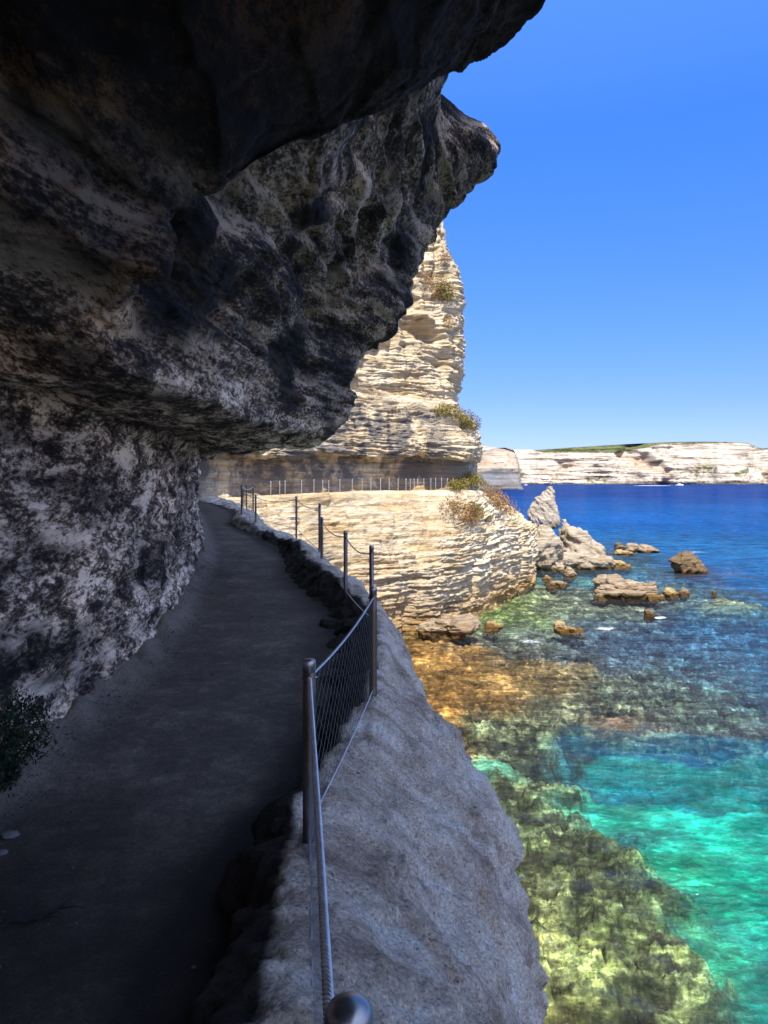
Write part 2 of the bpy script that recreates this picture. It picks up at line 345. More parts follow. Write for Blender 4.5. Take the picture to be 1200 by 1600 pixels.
M = dict(cave=mat_cave(), kerb=mat_kerb(), path=mat_path(), strata=mat_strata('sunlit_layered_limestone'),
         rock=mat_strata('sea_rock_limestone', (0.26, 0.19, 0.12), (0.42, 0.34, 0.24), 1.6), pale=mat_strata('pale_sea_rock', (0.33, 0.27, 0.19), (0.48, 0.42, 0.33), 1.6),
         darkrock=mat_strata('dark_sea_rock', (0.13, 0.09, 0.05), (0.24, 0.17, 0.10), 1.6), yellow=mat_strata('algae_yellow_rock', (0.34, 0.24, 0.10), (0.50, 0.40, 0.22), 2.2),
         far=mat_far(), post=mat_metal('weathered_steel_post', 0.20, 0.30, 0.85, 0.9), cable=mat_metal('steel_cable', 0.62, 0.32, 0.9),
         net=mat_metal('stainless_net_wire', 0.14, 0.35, 0.85), cap=mat_metal('steel_post_cap', 0.30, 0.25, 0.95),
         seabed=mat_seabed(), water=mat_water(),
         leaf=mat_leaf('dark_green_leaves', (.004, .010, .004), (.016, .040, .012)), dry=mat_leaf('dry_scrub_leaves', (.12, .065, .025), (.30, .17, .06)),
         olive=mat_leaf('olive_scrub_leaves', (.07, .065, .012), (.26, .20, .045)), twig=mat_flat('dead_twig_bark', (.012, .010, .008), .9),
         hull=mat_flat('white_boat_gelcoat', (.8, .8, .8), .3), glass=mat_flat('dark_boat_glass', (.02, .03, .04), .1), foam=None,
         pebble=mat_flat('white_chalk_pebble', (.13, .125, .12), .9))

# ------------------------------------------------------------------ floor level of the path
def zfloor(d): return np.where(d < 5, -2.4, np.where(d < 29, -(2.65-0.05*d), -1.2))

# ------------------------------------------------------------------ near cliff: cut wall, low roof and overhanging brow
# columns at distance d; rows (x, z above the eye)
A = {
 -6:  [(-2.9,-2.7),(-2.9,-2.3),(-3.1,-.8),(-2.9,.9),(-2.2,1.4),(-1.5,1.7),(-1.0,1.8),(-.5,1.9),(.2,2.0),(1.2,2.4),(1.6,3.3),(1.75,4.6),(1.8,9),(1.3,17),(-2,30)],
 -1:  [(-2.9,-2.7),(-2.9,-2.3),(-3.1,-.8),(-2.9,.9),(-2.2,1.4),(-1.5,1.7),(-1.0,1.8),(-.5,1.9),(.2,2.0),(1.2,2.4),(1.6,3.3),(1.75,4.6),(1.8,9),(1.3,17),(-2,30)],
 2.5: [(-2.9,-2.7),(-2.9,-2.3),(-3.1,-.8),(-2.9,.8),(-2.3,1.15),(-1.6,1.45),(-1.1,1.65),(-.6,1.8),(.1,2.0),(.9,2.4),(1.6,3.2),(1.8,4.4),(1.9,9),(1.3,17),(-2,30)],
 3.6: [(-2.9,-2.7),(-2.95,-2.3),(-3.1,-.8),(-2.9,.7),(-2.45,.85),(-1.75,1.1),(-1.35,1.35),(-.95,1.62),(-.35,1.85),(.4,2.2),(1.3,2.95),(1.9,4.2),(2.0,9),(1.4,17),(-2,30)],
 4.2: [(-2.9,-2.7),(-2.95,-2.3),(-3.1,-.8),(-2.9,.68),(-2.5,.76),(-1.75,.98),(-1.3,1.24),(-.93,1.6),(-.37,1.88),(.28,2.27),(.85,2.78),(1.9,4.2),(2.0,9),(1.4,17),(-2,30)],
 4.5: [(-2.9,-2.7),(-2.95,-2.3),(-3.1,-.8),(-2.9,.68),(-2.5,.72),(-1.75,.85),(-1.55,1.25),(-1.3,1.8),(-.8,2.35),(.2,2.9),(1.15,3.5),(1.9,4.4),(2.0,9),(1.4,17),(-2,30)],
 5.0: [(-2.9,-2.7),(-2.95,-2.3),(-3.1,-.8),(-2.9,.68),(-2.45,.64),(-1.7,.72),(-1.68,1.35),(-1.5,1.75),(-1.0,2.4),(.1,3.05),(.9,3.7),(1.8,4.8),(2.0,9),(1.4,17),(-2,30)],
 6.5: [(-2.95,-2.7),(-3.0,-2.25),(-3.15,-.8),(-2.95,.7),(-2.35,.64),(-1.6,.74),(-1.6,1.35),(-1.45,1.75),(-1.0,2.4),(-.2,3.2),(.55,4.2),(1.5,5.6),(1.8,9.5),(1.3,17),(-2,30)],
 8.0: [(-2.9,-2.6),(-2.95,-2.2),(-3.1,-.8),(-2.95,.7),(-2.25,.64),(-1.55,.76),(-1.55,1.4),(-1.4,1.85),(-.9,2.6),(-.15,3.4),(.6,4.45),(1.3,6.0),(1.9,10),(1.8,17),(-1,30)],
 11.0:[(-3.15,-2.5),(-3.15,-2.05),(-3.3,-.7),(-3.2,.72),(-2.3,.60),(-1.35,.78),(-1.25,1.5),(-1.1,2.0),(-.45,2.9),(.4,4.2),(.95,5.1),(.60,6.3),(.5,10),(.2,17),(-2,30)],
 13.6:[(-3.6,-2.3),(-3.6,-1.9),(-3.75,-.6),(-3.7,.74),(-2.5,.56),(-1.25,.62),(-.62,1.3),(-.56,2.0),(.3,2.9),(1.05,4.8),(2.05,5.95),(.90,7.1),(.0,10.5),(-.5,17),(-3,30)],
 15.2:[(-3.9,-2.2),(-3.9,-1.85),(-4.05,-.6),(-4.0,.75),(-3.2,.6),(-2.2,.62),(-1.7,1.3),(-1.5,2.0),(-1.1,2.9),(-.5,4.8),(.1,5.9),(-.3,7.5),(-1,10.5),(-1.6,17),(-4,30)],
 18:  [(-4.4,-2.1),(-4.4,-1.7),(-4.55,-.5),(-4.5,.75),(-4.2,.65),(-3.8,.7),(-3.5,1.4),(-3.3,2.1),(-3.1,3),(-2.8,4.8),(-2.5,6),(-2.8,7.6),(-3.1,10.5),(-3.6,17),(-6,30)],
 22:  [(-5.5,-1.9),(-5.5,-1.5),(-5.6,-.4),(-5.6,.8),(-5.3,.7),(-4.9,.8),(-4.7,1.5),(-4.7,2.2),(-4.6,3),(-4.6,4.8),(-4.6,6),(-4.8,7.6),(-5.1,10.5),(-5.6,17),(-8,30)],
 27:  [(-6.9,-1.7),(-6.9,-1.25),(-7.0,-.2),(-7.1,1.1),(-6.6,1.15),(-5.8,1.2),(-5.7,1.8),(-5.7,2.4),(-5.8,3.2),(-6,4.8),(-6,6),(-6.3,7.6),(-6.6,10.5),(-7,17),(-10,30)],
 34:  [(-9.6,-1.6),(-9.6,-1.15),(-9.8,0),(-9.9,1.3),(-9.2,1.4),(-8.2,1.5),(-8.1,2),(-8.2,2.6),(-8.3,3.4),(-8.6,4.8),(-8.8,6),(-9.2,7.6),(-9.6,10.5),(-10,17),(-13,30)],
 44:  [(-12.9,-1.6),(-12.9,-1.1),(-13,0),(-13,1.6),(-12,1.7),(-11,1.7),(-11,2.2),(-11,3.0),(-11.3,4),(-11.6,5.5),(-12,7),(-12.4,8.6),(-12.8,11.5),(-13,18),(-16,31)],
}
cp = sorted(A); T = [[(x, d, z) for x, z in A[d]] for d in cp]
cq = [-6, -4, -2, 0, 1, 1.6]; d_ = 2.0
while d_ < 44: cq.append(d_); d_ += max(0.012, d_*0.0038)
cq.append(44)
G = loft(T, cp, cq, [6, 60, 70, 22, 40, 30, 30, 45, 55, 55, 60, 70, 30, 14])
N = normals(G)
Pn = G.copy()
dd = np.clip(G[..., 1], 1.5, 50)
above = sstep(G[..., 2], 0.55, 1.2)                     # 0 on the cut wall, 1 on the brow
lump = fbm(Pn, 0.55, 4, 0.45, 3.1, (1, .6, 1))
lump2 = fbm(Pn, 1.9, 5, 0.55, 8.1, (1, .5, 1.2))
st = fbm(Pn, 1.0, 5, 0.55, 2.2, (0.35, 0.30, 2.6))      # bedding
ter = np.tanh(5*st)
bz = Pn[..., 2]-0.10*Pn[..., 0]+0.5*fbm(Pn, .35, 3, .5, 61)
band = np.abs(((bz/0.62)%1.0)-0.5)*2; band2 = np.abs(((bz/0.23+.3)%1.0)-0.5)*2
saw = (bz/0.80+.35*fbm(Pn, .6, 3, .5, 81, (.6, .3, .6)))%1.0; saw = np.where(saw < .82, saw/.82, (1-saw)/.18)*2-1; sw2 = (bz/0.27+.5*fbm(Pn, 1.2, 3, .5, 83, (.6, .3, .6)))%1.0; sw2 = np.where(sw2 < .75, sw2/.75, (1-sw2)/.25)*2-1
band = sstep(band, .15, .8)*2-1; band2 = (sstep(band2, .1, .9)*2-1)*(.4+fbm(Pn, 1.1, 3))
rg = ridged(Pn, 1.3, 5, 4.4, (1, .45, 1.3))
nearb = sstep(G[..., 1], 13, 7)
bk1, ck1 = blocks(Pn+.25*lump[..., None], 1.1, 3.0, (.7, .40, 2.0)); bk2, ck2 = blocks(Pn+.1*lump2[..., None], 3.3, 9.0, (.8, .40, 1.6))
bam = np.clip(.7+1.6*fbm(Pn, .45, 3, .5, 71, (1, .4, 1)), 0, 1.4)
disp = (0.20*lump*above*(.6+.4*nearb) + 0.05*lump*(1-above) + 0.03*lump2 + (0.04*ter+0.15*saw*bam*(.45+.55*nearb)+0.06*sw2*(1.3-bam)*(.5+.5*nearb))*above
        + (.07*bk1-.04*ck1)*above*(.45+.55*nearb) + (.03*bk1+.02*sw2)*(1-above) + .03*bk2 - .014*ck2 + 0.015*(rg-0.4) + 0.012*fbm(Pn, 9, 4, 0.6, 0, (1, .45, 1)))
fade_or_shade = sstep(G[..., 1], -1, 1)
G = G + N*(disp*np.clip(0.55+dd/16, .5, 1.3)*fade_or_shade)[..., None]
G[..., 2] += EYE
me = mesh_np('cliff_overhang', G, grid_quads(G.shape[0], G.shape[1]))
Zr = G[..., 2]-EYE
oc = (0.25+0.75*sstep(G[..., 1], 6.0, 3.5))*above + 0.12*(1-above)
# shade of the roof and brow painted into the rock colour, plus random patches
roof_shade = sstep(G[..., 1], 4.7, 4.25)*sstep(G[..., 0], -1.25, -0.7)
roof_shade = np.maximum(roof_shade, 0.8*sstep(G[..., 1], 4.7, 4.3)*above); roof_shade = np.maximum(roof_shade, .62*above*sstep(G[..., 1], 5, 12)); roof_shade = np.maximum(roof_shade, .55*above); roof_shade = np.maximum(roof_shade, above*.9*sstep(G[..., 1], 4.9, 4.4)*np.clip(.92+1.6*fbm(G, .9, 4, .6, 55), 0, 1)*(1-.35*oc*sstep(G[..., 0], -1.2, -1.9))); roof_shade = np.clip(roof_shade, 0, 1)
roof_shade = np.clip(roof_shade+0.5*sstep(fbm(G, .5, 3, .5, 31), 0.1, .35)*above, 0, 1)
add_attr(me, 'above', above.ravel()); add_attr(me, 'ochre', oc.ravel()); add_attr(me, 'roof_shade', roof_shade.ravel())
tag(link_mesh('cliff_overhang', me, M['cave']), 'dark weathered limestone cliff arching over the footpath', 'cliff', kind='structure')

# ------------------------------------------------------------------ path
def wall_x(d): return np.interp(d, [-6, 6.7, 8, 11, 14, 15.5, 18, 22, 27, 34, 44], [-2.95, -3.0, -2.95, -3.15, -3.7, -3.9, -4.4, -5.5, -6.9, -9.6, -12.9])
KD = [-3, 0, 2, 3.2, 4.4, 5.9, 8, 10, 11.6, 13, 14.6, 17, 19, 21.5, 24, 27, 31, 36, 42, 47]
KX = [-.75, -.7, -.65, -.60, -.62, -.43, -.22, -.26, -.50, -1.0, -1.55, -1.95, -2.7, -3.7, -4.75, -5.2, -6.4, -8.0, -10.2, -12]  # inner kerb edge
def kerb_in(d): return np.interp(d, KD, KX)
dq = np.concatenate([np.linspace(-6, 1.8, 20), np.geomspace(2, 48, 520)])
uq = np.linspace(0, 1, 150)
D, U = np.meshgrid(dq, uq)
xl = wall_x(D)-0.35; xr = kerb_in(D)+0.35
X = xl+(xr-xl)*U; Z = zfloor(D)+0.0
PP = np.stack([X, D, Z], -1)
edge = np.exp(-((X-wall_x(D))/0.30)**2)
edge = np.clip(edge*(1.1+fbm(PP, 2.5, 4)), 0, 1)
Z = Z+EYE+0.16*np.exp(-((X-wall_x(D))/0.22)**2)*(1+1.2*fbm(PP, 3, 4)) + 0.015*fbm(PP, 1.5, 5) + 0.012*fbm(PP, 9, 3)*edge
PP[..., 2] = Z
me = mesh_np('path', PP, grid_quads(*X.shape)); add_attr(me, 'edge', edge.ravel())
add_attr(me, 'fade_or_shade', np.clip(sstep(kerb_in(D)-X, np.interp(D, [3, 6, 8, 11, 14, 20], [.7, .8, 1.1, 1.1, .9, .6]), .2)+.6*fbm(PP, .8, 4, .6, 7)+.8*sstep(D, 6.2, 3.8), 0, 1).ravel())  # painted shade beside the kerb and close to the camera, with random mottling
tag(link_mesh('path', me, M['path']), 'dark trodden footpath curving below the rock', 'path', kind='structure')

# ------------------------------------------------------------------ kerb rock and its outer face
#  d : inner foot, inner edge, crest, post line, mid slope, brow, below, low, under sea   (x, z)
B = {
 -3:  [(-.9,-2.7),(-.8,-2.2),(-.55,-2.0),(-.1,-1.98),(.5,-2.4),(1.1,-3.2),(1.5,-5.5),(1.3,-9),(1.0,-13)],
 0:   [(-.85,-2.7),(-.72,-2.2),(-.5,-2.0),(-.1,-1.98),(.5,-2.4),(1.1,-3.2),(1.45,-5.5),(1.3,-9),(1.0,-13)],
 2:   [(-.8,-2.7),(-.68,-2.2),(-.45,-2.0),(-.1,-1.98),(.5,-2.4),(1.1,-3.15),(1.4,-5.5),(1.3,-9),(1.0,-13)],
 3.2: [(-0.8, -2.7), (-0.66, -2.2), (-0.5, -2.02), (-0.25, -1.98), (0.4, -2.4), (0.85, -3.15), (1.0, -5.5), (1.0, -9), (0.8, -13)],
 4.4: [(-0.8, -2.7), (-0.68, -2.2), (-0.55, -2.02), (-0.38, -1.99), (.28,-2.4),(.72,-3.15),(.86,-5.5),(.9,-9),(.7,-13)],
 5.9: [(-.85,-2.72),(-.6,-2.3), (-0.38, -2.0), (-0.15, -1.95), (0.35, -2.35), (1.07, -3.3), (1.12, -5.5), (1.1, -9), (0.9, -13)],
 8: [(-1.0,-2.62),(-.5,-2.22), (-0.14, -1.95), (-0.02, -1.92), (0.25, -2.25), (0.85, -3.1), (0.95, -5.5), (0.95, -9), (0.8, -13)],
 10: [(-1.05,-2.52),(-.55,-2.16), (-0.18, -1.92), (-0.08, -1.88), (0.08, -2.1), (0.32, -2.7), (0.5, -5.5), (0.6, -9), (0.6, -13)],
 11.6: [(-1.3,-2.44),(-.86,-2.08),(-.48,-1.78),(-.30,-1.78),(-.1,-2.0),(.02,-2.5),(.1,-5.5),(.3,-9),(.3,-13)],
 13: [(-1.7,-2.36),(-1.28,-1.98),(-.92,-1.70),(-.68,-1.70),(-.45,-1.9),(-.35,-2.4),(-.2,-5.5),(0,-9),(0,-13)],
 14.6:[(-2.15,-2.28),(-1.68,-1.8),(-1.5,-1.64),(-1.2,-1.66),(-1,-1.85),(-.8,-2.3),(-.6,-5.5),(-.5,-9),(-.5,-13)],
 17:  [(-2.75,-2.15),(-2.2,-1.7),(-1.95,-1.5),(-1.6,-1.56),(-1.4,-1.8),(-1.2,-2.3),(-1,-5.5),(-.9,-9),(-.9,-13)],
 19:  [(-2.9,-2.0),(-2.8,-1.7),(-2.6,-1.5),(-2.3,-1.5),(-2.0,-1.7),(-1.8,-2.3),(-1.6,-5.5),(-1.5,-9),(-1.5,-13)],
 21.5:[(-4.0,-1.9),(-3.8,-1.6),(-3.6,-1.44),(-3.3,-1.44),(-2.9,-1.6),(-2.6,-2.2),(-2.3,-5.5),(-2,-9),(-2,-13)],
 24:  [(-5.0,-1.8),(-4.85,-1.5),(-4.7,-1.18),(-4.4,-1.2),(-4.0,-1.5),(-3.6,-2.2),(-3.3,-5.5),(-3,-9),(-3,-13)],
 27:  [(-5.4,-1.7),(-5.3,-1.3),(-5.15,-1.16),(-4.9,-1.16),(-4.6,-1.4),(-4.3,-2.2),(-4,-5.5),(-3.7,-9),(-3.5,-13)],
 31:  [(-6.6,-1.6),(-6.5,-1.25),(-6.35,-1.12),(-6.0,-1.12),(-5.7,-1.4),(-5.4,-2.2),(-5,-5.5),(-4.5,-9),(-4.3,-13)],
 36:  [(-8.2,-1.6),(-8.1,-1.25),(-7.9,-1.15),(-7.3,-1.12),(-6.9,-1.4),(-6.6,-2.2),(-6,-5.5),(-5.5,-9),(-5.2,-13)],
 44:  [(-11.5,-1.6),(-11.3,-1.25),(-11.0,-1.15),(-10.4,-1.12),(-9.9,-1.4),(-9.5,-2.2),(-8.5,-5.5),(-8,-9),(-7.5,-13)],
}
cp = sorted(B); T = [[(x, d, z) for x, z in B[d]] for d in cp]
cq = list(np.linspace(-3, .9, 20)); d_ = 1.0
while d_ < 44: cq.append(d_); d_ += max(0.009, d_*0.0040)
cq.append(44)
G = loft(T, cp, cq, [16, 16, 22, 55, 80, 60, 40, 16])
N = normals(G)
k = sstep(G[..., 1], 18, 30)
inn = sstep(np.arange(G.shape[0])[:, None]/1.0, 60, 40)
kb1, kc1 = blocks(G+.15*fbm(G, .9, 3)[..., None], 1.3, 4.0, (1, .8, .8)); kb2, kc2 = blocks(G+.06*fbm(G, 3, 3)[..., None], 4.5, 8.0)
disp = (0.22*fbm(G, 0.8, 5, .55, 11) + inn*(.16*fbm(G, 2.2, 4, .55, 91)+.06*np.tanh(4*fbm(G, 3.5, 3, .5, 95))) + 0.06*fbm(G, 3.1, 5, 0.6, 5) + 0.06*np.tanh(3*fbm(G, 1.6, 4, .5, 23)) + 0.015*fbm(G, 14, 4, .7, 1) + .07*kb1-.03*kc1+.02*kb2-.012*kc2
        + k*0.12*np.tanh(4*fbm(G, 1.0, 4, 0.5, 2, (.3, .3, 2.2))))
top = np.exp(-((G[..., 2]+1.9)/0.25)**2)
G = G + N*(disp*(1-0.45*top)*np.clip(.8+(-1.9-G[..., 2])*.35, .7, 1.6))[..., None]
G[..., 2] += EYE
KERB = (np.array(G), )
me = mesh_np('rock_ledge', G, grid_quads(G.shape[0], G.shape[1]))
add_attr(me, 'face_shade', np.clip(sstep(np.arange(G.shape[0])[:, None]+8*fbm(G, 2, 4), 40, 32)*sstep(G[..., 1], 26, 20), 0, 1).ravel())  # mask of the painted shade on the kerb's inner side
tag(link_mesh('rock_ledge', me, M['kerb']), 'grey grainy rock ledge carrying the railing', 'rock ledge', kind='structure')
_KG = G.reshape(-1, 3)
def ground_z(x, y):
    s = (np.abs(_KG[:, 0]-x) < .12) & (np.abs(_KG[:, 1]-y) < max(.12, y*.01)) & (_KG[:, 2] > EYE-3)
    return float(np.median(_KG[s, 2])) if s.any() else None

# ------------------------------------------------------------------ mid cliff (sunlit, layered), walkway notch and tower
C = [  # columns; rows (px, z above eye, d): foot, water, belly, shoulder, top edge, walk out, walk in, wall top, lip, lip top, slope, shelf edge, shelf in, tower ...
 [(200,-13,36),(200,-11,36),(200,-7,37),(200,-4,39),(200,-1.3,42),(200,-1.2,43),(200,-1.2,44.3),(200,1.4,44.5),(200,1.6,42),(200,2.6,41.8),(200,4.3,43),(200,6,44),(200,6.8,45),(200,11,45.3),(200,16,45.8),(200,21,46.3),(200,27,47),(200,36,49)],
 [(330,-13,40),(330,-11,40),(330,-7,41),(330,-4,43),(330,-1.3,46),(330,-1.2,47.5),(330,-1.2,48.8),(330,1.4,49),(330,1.6,46.5),(330,2.6,46.3),(330,4.3,47.5),(330,6,48),(330,6.8,49),(330,11,49.3),(330,16,49.8),(330,21,50.3),(330,27,51),(330,36,53)],
 [(420,-13,44),(420,-11,44),(420,-7,45.5),(415,-4,47),(410,-1.2,49.5),(405,-1.1,51),(405,-1.1,52.3),(405,1.5,52.5),(405,1.7,50),(405,2.6,49.8),(405,4.3,51),(405,6,51.6),(405,6.8,52.6),(405,11,53),(405,16,53.5),(405,21,54),(405,27,55),(405,36,57)],
 [(520,-13,49),(520,-11,49),(520,-7,49.5),(515,-4,51),(505,-1.1,53),(500,-.95,54.5),(500,-.95,55.8),(500,1.7,56),(500,1.9,53.5),(500,2.8,53.4),(500,4.3,54.5),(500,6,55.2),(500,6.8,56.2),(500,11,56.6),(500,16,57.2),(500,21,57.8),(500,27,59),(500,36,61)],
 [(590,-13,51.5),(590,-11,51.5),(590,-7,51.8),(592,-4,53),(600,-1.1,57),(600,-.85,59.5),(600,-.85,60.8),(600,1.8,61),(600,1.95,58.3),(600,2.9,58.2),(600,4.4,59.3),(600,6.6,60.2),(600,7.4,61.2),(600,11,61.8),(600,16,62.5),(600,21,63.2),(600,27,64),(600,36,66)],
 [(640,-13,53.6),(640,-11,53.8),(645,-7,53.2),(652,-4,55.2),(680,-1.2,59.5),(690,-.85,61.3),(692,-.85,62.7),(692,1.8,62.8),(690,1.9,60.2),(690,2.9,60.0),(688,4.2,61.2),(684,5.9,62),(672,6.9,63.5),(668,11,64),(668,16,64.8),(664,21,65.6),(655,27,66.5),(650,36,68)],
 [(700,-13,56),(700,-11,56.5),(708,-7,56.0),(718,-4,58),(733,-1.4,61.8),(738,-.9,64),(738,-.95,65.2),(741,1.6,65.5),(744,1.9,63.6),(746,2.9,63.6),(742,4.0,64.8),(733,5.2,65.4),(711,6.4,66),(716,11,66.4),(717,15.5,66.8),(709,19,67.5),(690,23,68.5),(682,34,70)],
 [(778,-13,66),(778,-11,67),(785,-7,66.8),(782,-4,68),(765,-1.9,69.5),(752,-1.1,72),(745,-1.1,73),(744,1.6,73.5),(748,2.1,72.5),(748,3.2,72.5),(743,4.3,73),(733,5.6,73.4),(713,6.8,74),(719,12,74.5),(720,17,75),(711,21,76),(690,25.5,77),(680,36,79)],
 [(835,-13,84),(835,-11,84.7),(838,-7.5,85),(835,-5.6,85.5),(800,-3.4,86.5),(775,-2.0,88),(755,-1.8,89),(740,1.6,90),(736,2.2,90),(735,3.2,90),(733,4.3,90),(725,6,91),(705,8,92),(703,14,93),(700,20,94),(690,25,95),(675,30,96),(660,42,98)],
 [(790,-13,112),(790,-11,112),(790,-7.5,112),(785,-5.6,112),(770,-3.4,112),(755,-2.0,112),(740,-1.8,112),(730,1.6,112),(728,2.2,112),(725,3.2,112),(722,4.3,112),(715,6,113),(700,8,114),(695,14,115),(690,20,116),(680,25,117),(665,30,118),(650,42,120)],
]
T = [[((px-600)/F*(d+(.45 if k in (8, 9) else 0)), d+(.45 if k in (8, 9) else 0), z) for k, (px, z, d) in enumerate(col)] for col in C]
cq = np.concatenate([np.linspace(0, 4, 200, False), np.linspace(4, 6, 230, False), np.linspace(6, 7, 130, False), np.linspace(7, 8, 90, False), np.linspace(8, 9, 30)])
G = loft(T, np.arange(len(C)), cq, [6, 64, 60, 60, 14, 10, 36, 26, 22, 46, 46, 22, 84, 76, 60, 50, 20])
N = normals(G)
wv = fbm(G, 0.10, 3, .5, 5)                              # gentle warp of the beds
Gw = G.copy(); Gw[..., 2] += .6*wv + 0.05*(G[..., 0]) - 0.02*G[..., 1]
s1 = fbm(Gw, 1.0, 5, 0.58, 2.2, (0.13, 0.13, 1.5)); s2 = fbm(Gw, 1.0, 5, .6, 7.7, (0.32, 0.32, 5.0)); s3 = fbm(Gw, 1.0, 3, .6, 17.7, (0.5, 0.5, 10.0))
notch = ((G[..., 2] > -1.5) & (G[..., 2] < 1.7)).astype(float)
rowi = np.arange(G.shape[0])[:, None]/1.0
r0 = 6+64+60+60+4; walk = ((rowi >= r0-3) & (rowi <= r0+22)).astype(float); bwall = ((rowi > r0+20) & (rowi < r0+58)).astype(float)
cav = fbm(G, 0.22, 3, .5, 41)
bl = fbm(G, 0.7, 5, 0.6, 9)
b1, c1 = blocks(Gw+.4*bl[..., None], .55, 5, (.7, .7, 2.2)); b2, c2 = blocks(Gw+.15*bl[..., None], 1.5, 15, (.6, .6, 3.0), .3)
disp = 0.13*np.tanh(4*s1)+0.10*s1+0.09*np.tanh(4*s2)+0.06*s2+.05*np.tanh(4*s3)+0.32*fbm(G, 0.3, 4, .5, 3)+0.10*bl+.12*b1-.05*c1+.10*b2-.04*c2
tower = sstep(G[..., 2], 6.5, 9)
crev = ridged(G, 0.22, 3, 12, (1, 1, .25))
crl = ridged(G, 0.16, 4, 33, (1, 1, .18))
disp = disp - (1-tower)*(1-bwall)*.42*sstep(crl, .62, .9) + (1-tower)*.25*fbm(G, .16, 3, .5, 37)
disp = disp + tower*(0.7*fbm(G, 0.24, 4, .55, 77) - 0.55*sstep(crev, .55, .9) - 0.9*sstep(cav, .22, .42))
for (px, py, dpt, rx, rz, am) in ((662, 520, 65, 1.3, .7, 1.9), (695, 572, 66, .9, 1.5, 1.3), (640, 470, 64, 1.0, .6, 1.0)):   # caves in the tower face
    cx = (px-600)/F*dpt; cz = (750-py)/F*dpt
    disp = disp - am*np.exp(-((G[..., 0]-cx)/rx)**2-((G[..., 2]-cz+.35*(G[..., 0]-cx))/rz)**2)
    disp = disp + .5*am*np.exp(-((G[..., 0]-cx)/rx/1.3)**2-((G[..., 2]-cz-1.5*rz+.35*(G[..., 0]-cx))/rz/.7)**2)
disp = disp*(1-0.85*walk)*(1-0.55*bwall)
G = G+N*disp[..., None]
G[..., 2] += EYE
me = mesh_np('layered_cliff', G, grid_quads(*G.shape[:2]))
zr = G[..., 2]-EYE
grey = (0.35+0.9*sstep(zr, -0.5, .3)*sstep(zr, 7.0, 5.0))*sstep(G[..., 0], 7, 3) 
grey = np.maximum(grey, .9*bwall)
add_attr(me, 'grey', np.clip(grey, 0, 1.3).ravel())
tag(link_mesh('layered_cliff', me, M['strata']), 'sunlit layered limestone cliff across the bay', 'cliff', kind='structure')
CG = G
_CF = CG.reshape(-1, 3)
_cpx = 600+_CF[:, 0]/_CF[:, 1]*F; _cpy = 750-(_CF[:, 2]-EYE)/_CF[:, 1]*F
def cliff_at(px, py):                 # nearest cliff point in that direction
    s = (np.abs(_cpx-px) < 2.5) & (np.abs(_cpy-py) < 2.5)
    if not s.any():
        return _CF[np.argmin((_cpx-px)**2+(_cpy-py)**2)]
    c = _CF[s]; return c[np.argmin(c[:, 1])]

# ------------------------------------------------------------------ sea: bed colours and depths as world-space patches
BED = [  # centre px,py, spread px,py, depth, reef, colour(linear)
 (700, 1040, 90, 45, .35, .6, (.33, .145, .04)), (820, 1035, 80, 28, .5, .6, (.27, .145, .055)), (680, 1110, 50, 35, .3, .6, (.35, .14, .03)),
 (790, 945, 60, 22, .5, .6, (.20, .20, .06)), (900, 940, 90, 20, .9, .6, (.20, .16, .10)), (745, 1168, 22, 12, .5, .2, (.30, .60, .36)),
 (800, 1130, 80, 25, 1.0, 1., (.20, .17, .09)), (960, 1115, 60, 14, .6, .5, (.24, .11, .06)), (1050, 1060, 130, 40, 1.6, 1., (.19, .15, .10)),
 (820, 1240, 60, 50, 1.4, 1., (.17, .14, .06)), (930, 1330, 80, 50, 1.3, 1., (.19, .16, .06)), (1035, 1345, 48, 38, 1.0, 1., (.17, .14, .06)),
 (975, 1450, 115, 70, 1.0, 1., (.27, .23, .08)), (900, 1560, 60, 60, .9, 1., (.36, .27, .08)), (1085, 1545, 80, 75, 1.2, 1., (.27, .23, .09)),
 (1045, 1480, 75, 45, 1.2, 1., (.24, .20, .08)), (870, 1330, 50, 50, 1.2, 1., (.21, .17, .07)), (840, 1460, 40, 90, .9, 1., (.30, .22, .08)),
 (970, 1215, 60, 14, 3.0, .0, (.06, .60, .42)), (1080, 1225, 110, 26, 3.0, .0, (.03, .50, .36)), (1130, 1300, 90, 50, 3.0, .0, (.03, .56, .30)),
 (1165, 1400, 60, 60, 3.2, .0, (.02, .46, .27)), (1250, 1350, 80, 100, 3.2, .0, (.02, .32, .24)), (1195, 1570, 70, 80, 3.6, .4, (.02, .30, .22)),
 (1195, 1400, 22, 26, 2.8, 1., (.02, .14, .12)), (1000, 1242, 40, 9, 3.0, .8, (.01, .25, .28)), (1080, 1165, 160, 14, 4.5, .6, (.012, .12, .19)),
 (930, 1160, 50, 14, 3.0, .6, (.02, .12, .16)), (1150, 1110, 80, 20, 2.0, 1., (.16, .14, .11)), (1000, 985, 170, 25, 2.0, .8, (.12, .13, .18)),
 (1150, 960, 90, 25, 2.8, .8, (.04, .11, .20)), (850, 985, 70, 16, .9, .7, (.24, .17, .10)), (1140, 935, 40, 10, .5, .5, (.40, .26, .08)),
 (1000, 930, 110, 14, 1.2, .7, (.17, .13, .10)), (1080, 898, 50, 10, 1.0, .6, (.22, .16, .08)), (960, 880, 60, 10, 1.2, .5, (.12, .18, .16)),
 (1150, 1020, 90, 30, 3.0, .8, (.07, .12, .18)), (1180, 885, 120, 22, 5, .3, (.01, .14, .32)), (1400, 1000, 150, 60, 5, .3, (.01, .14, .30)),
]
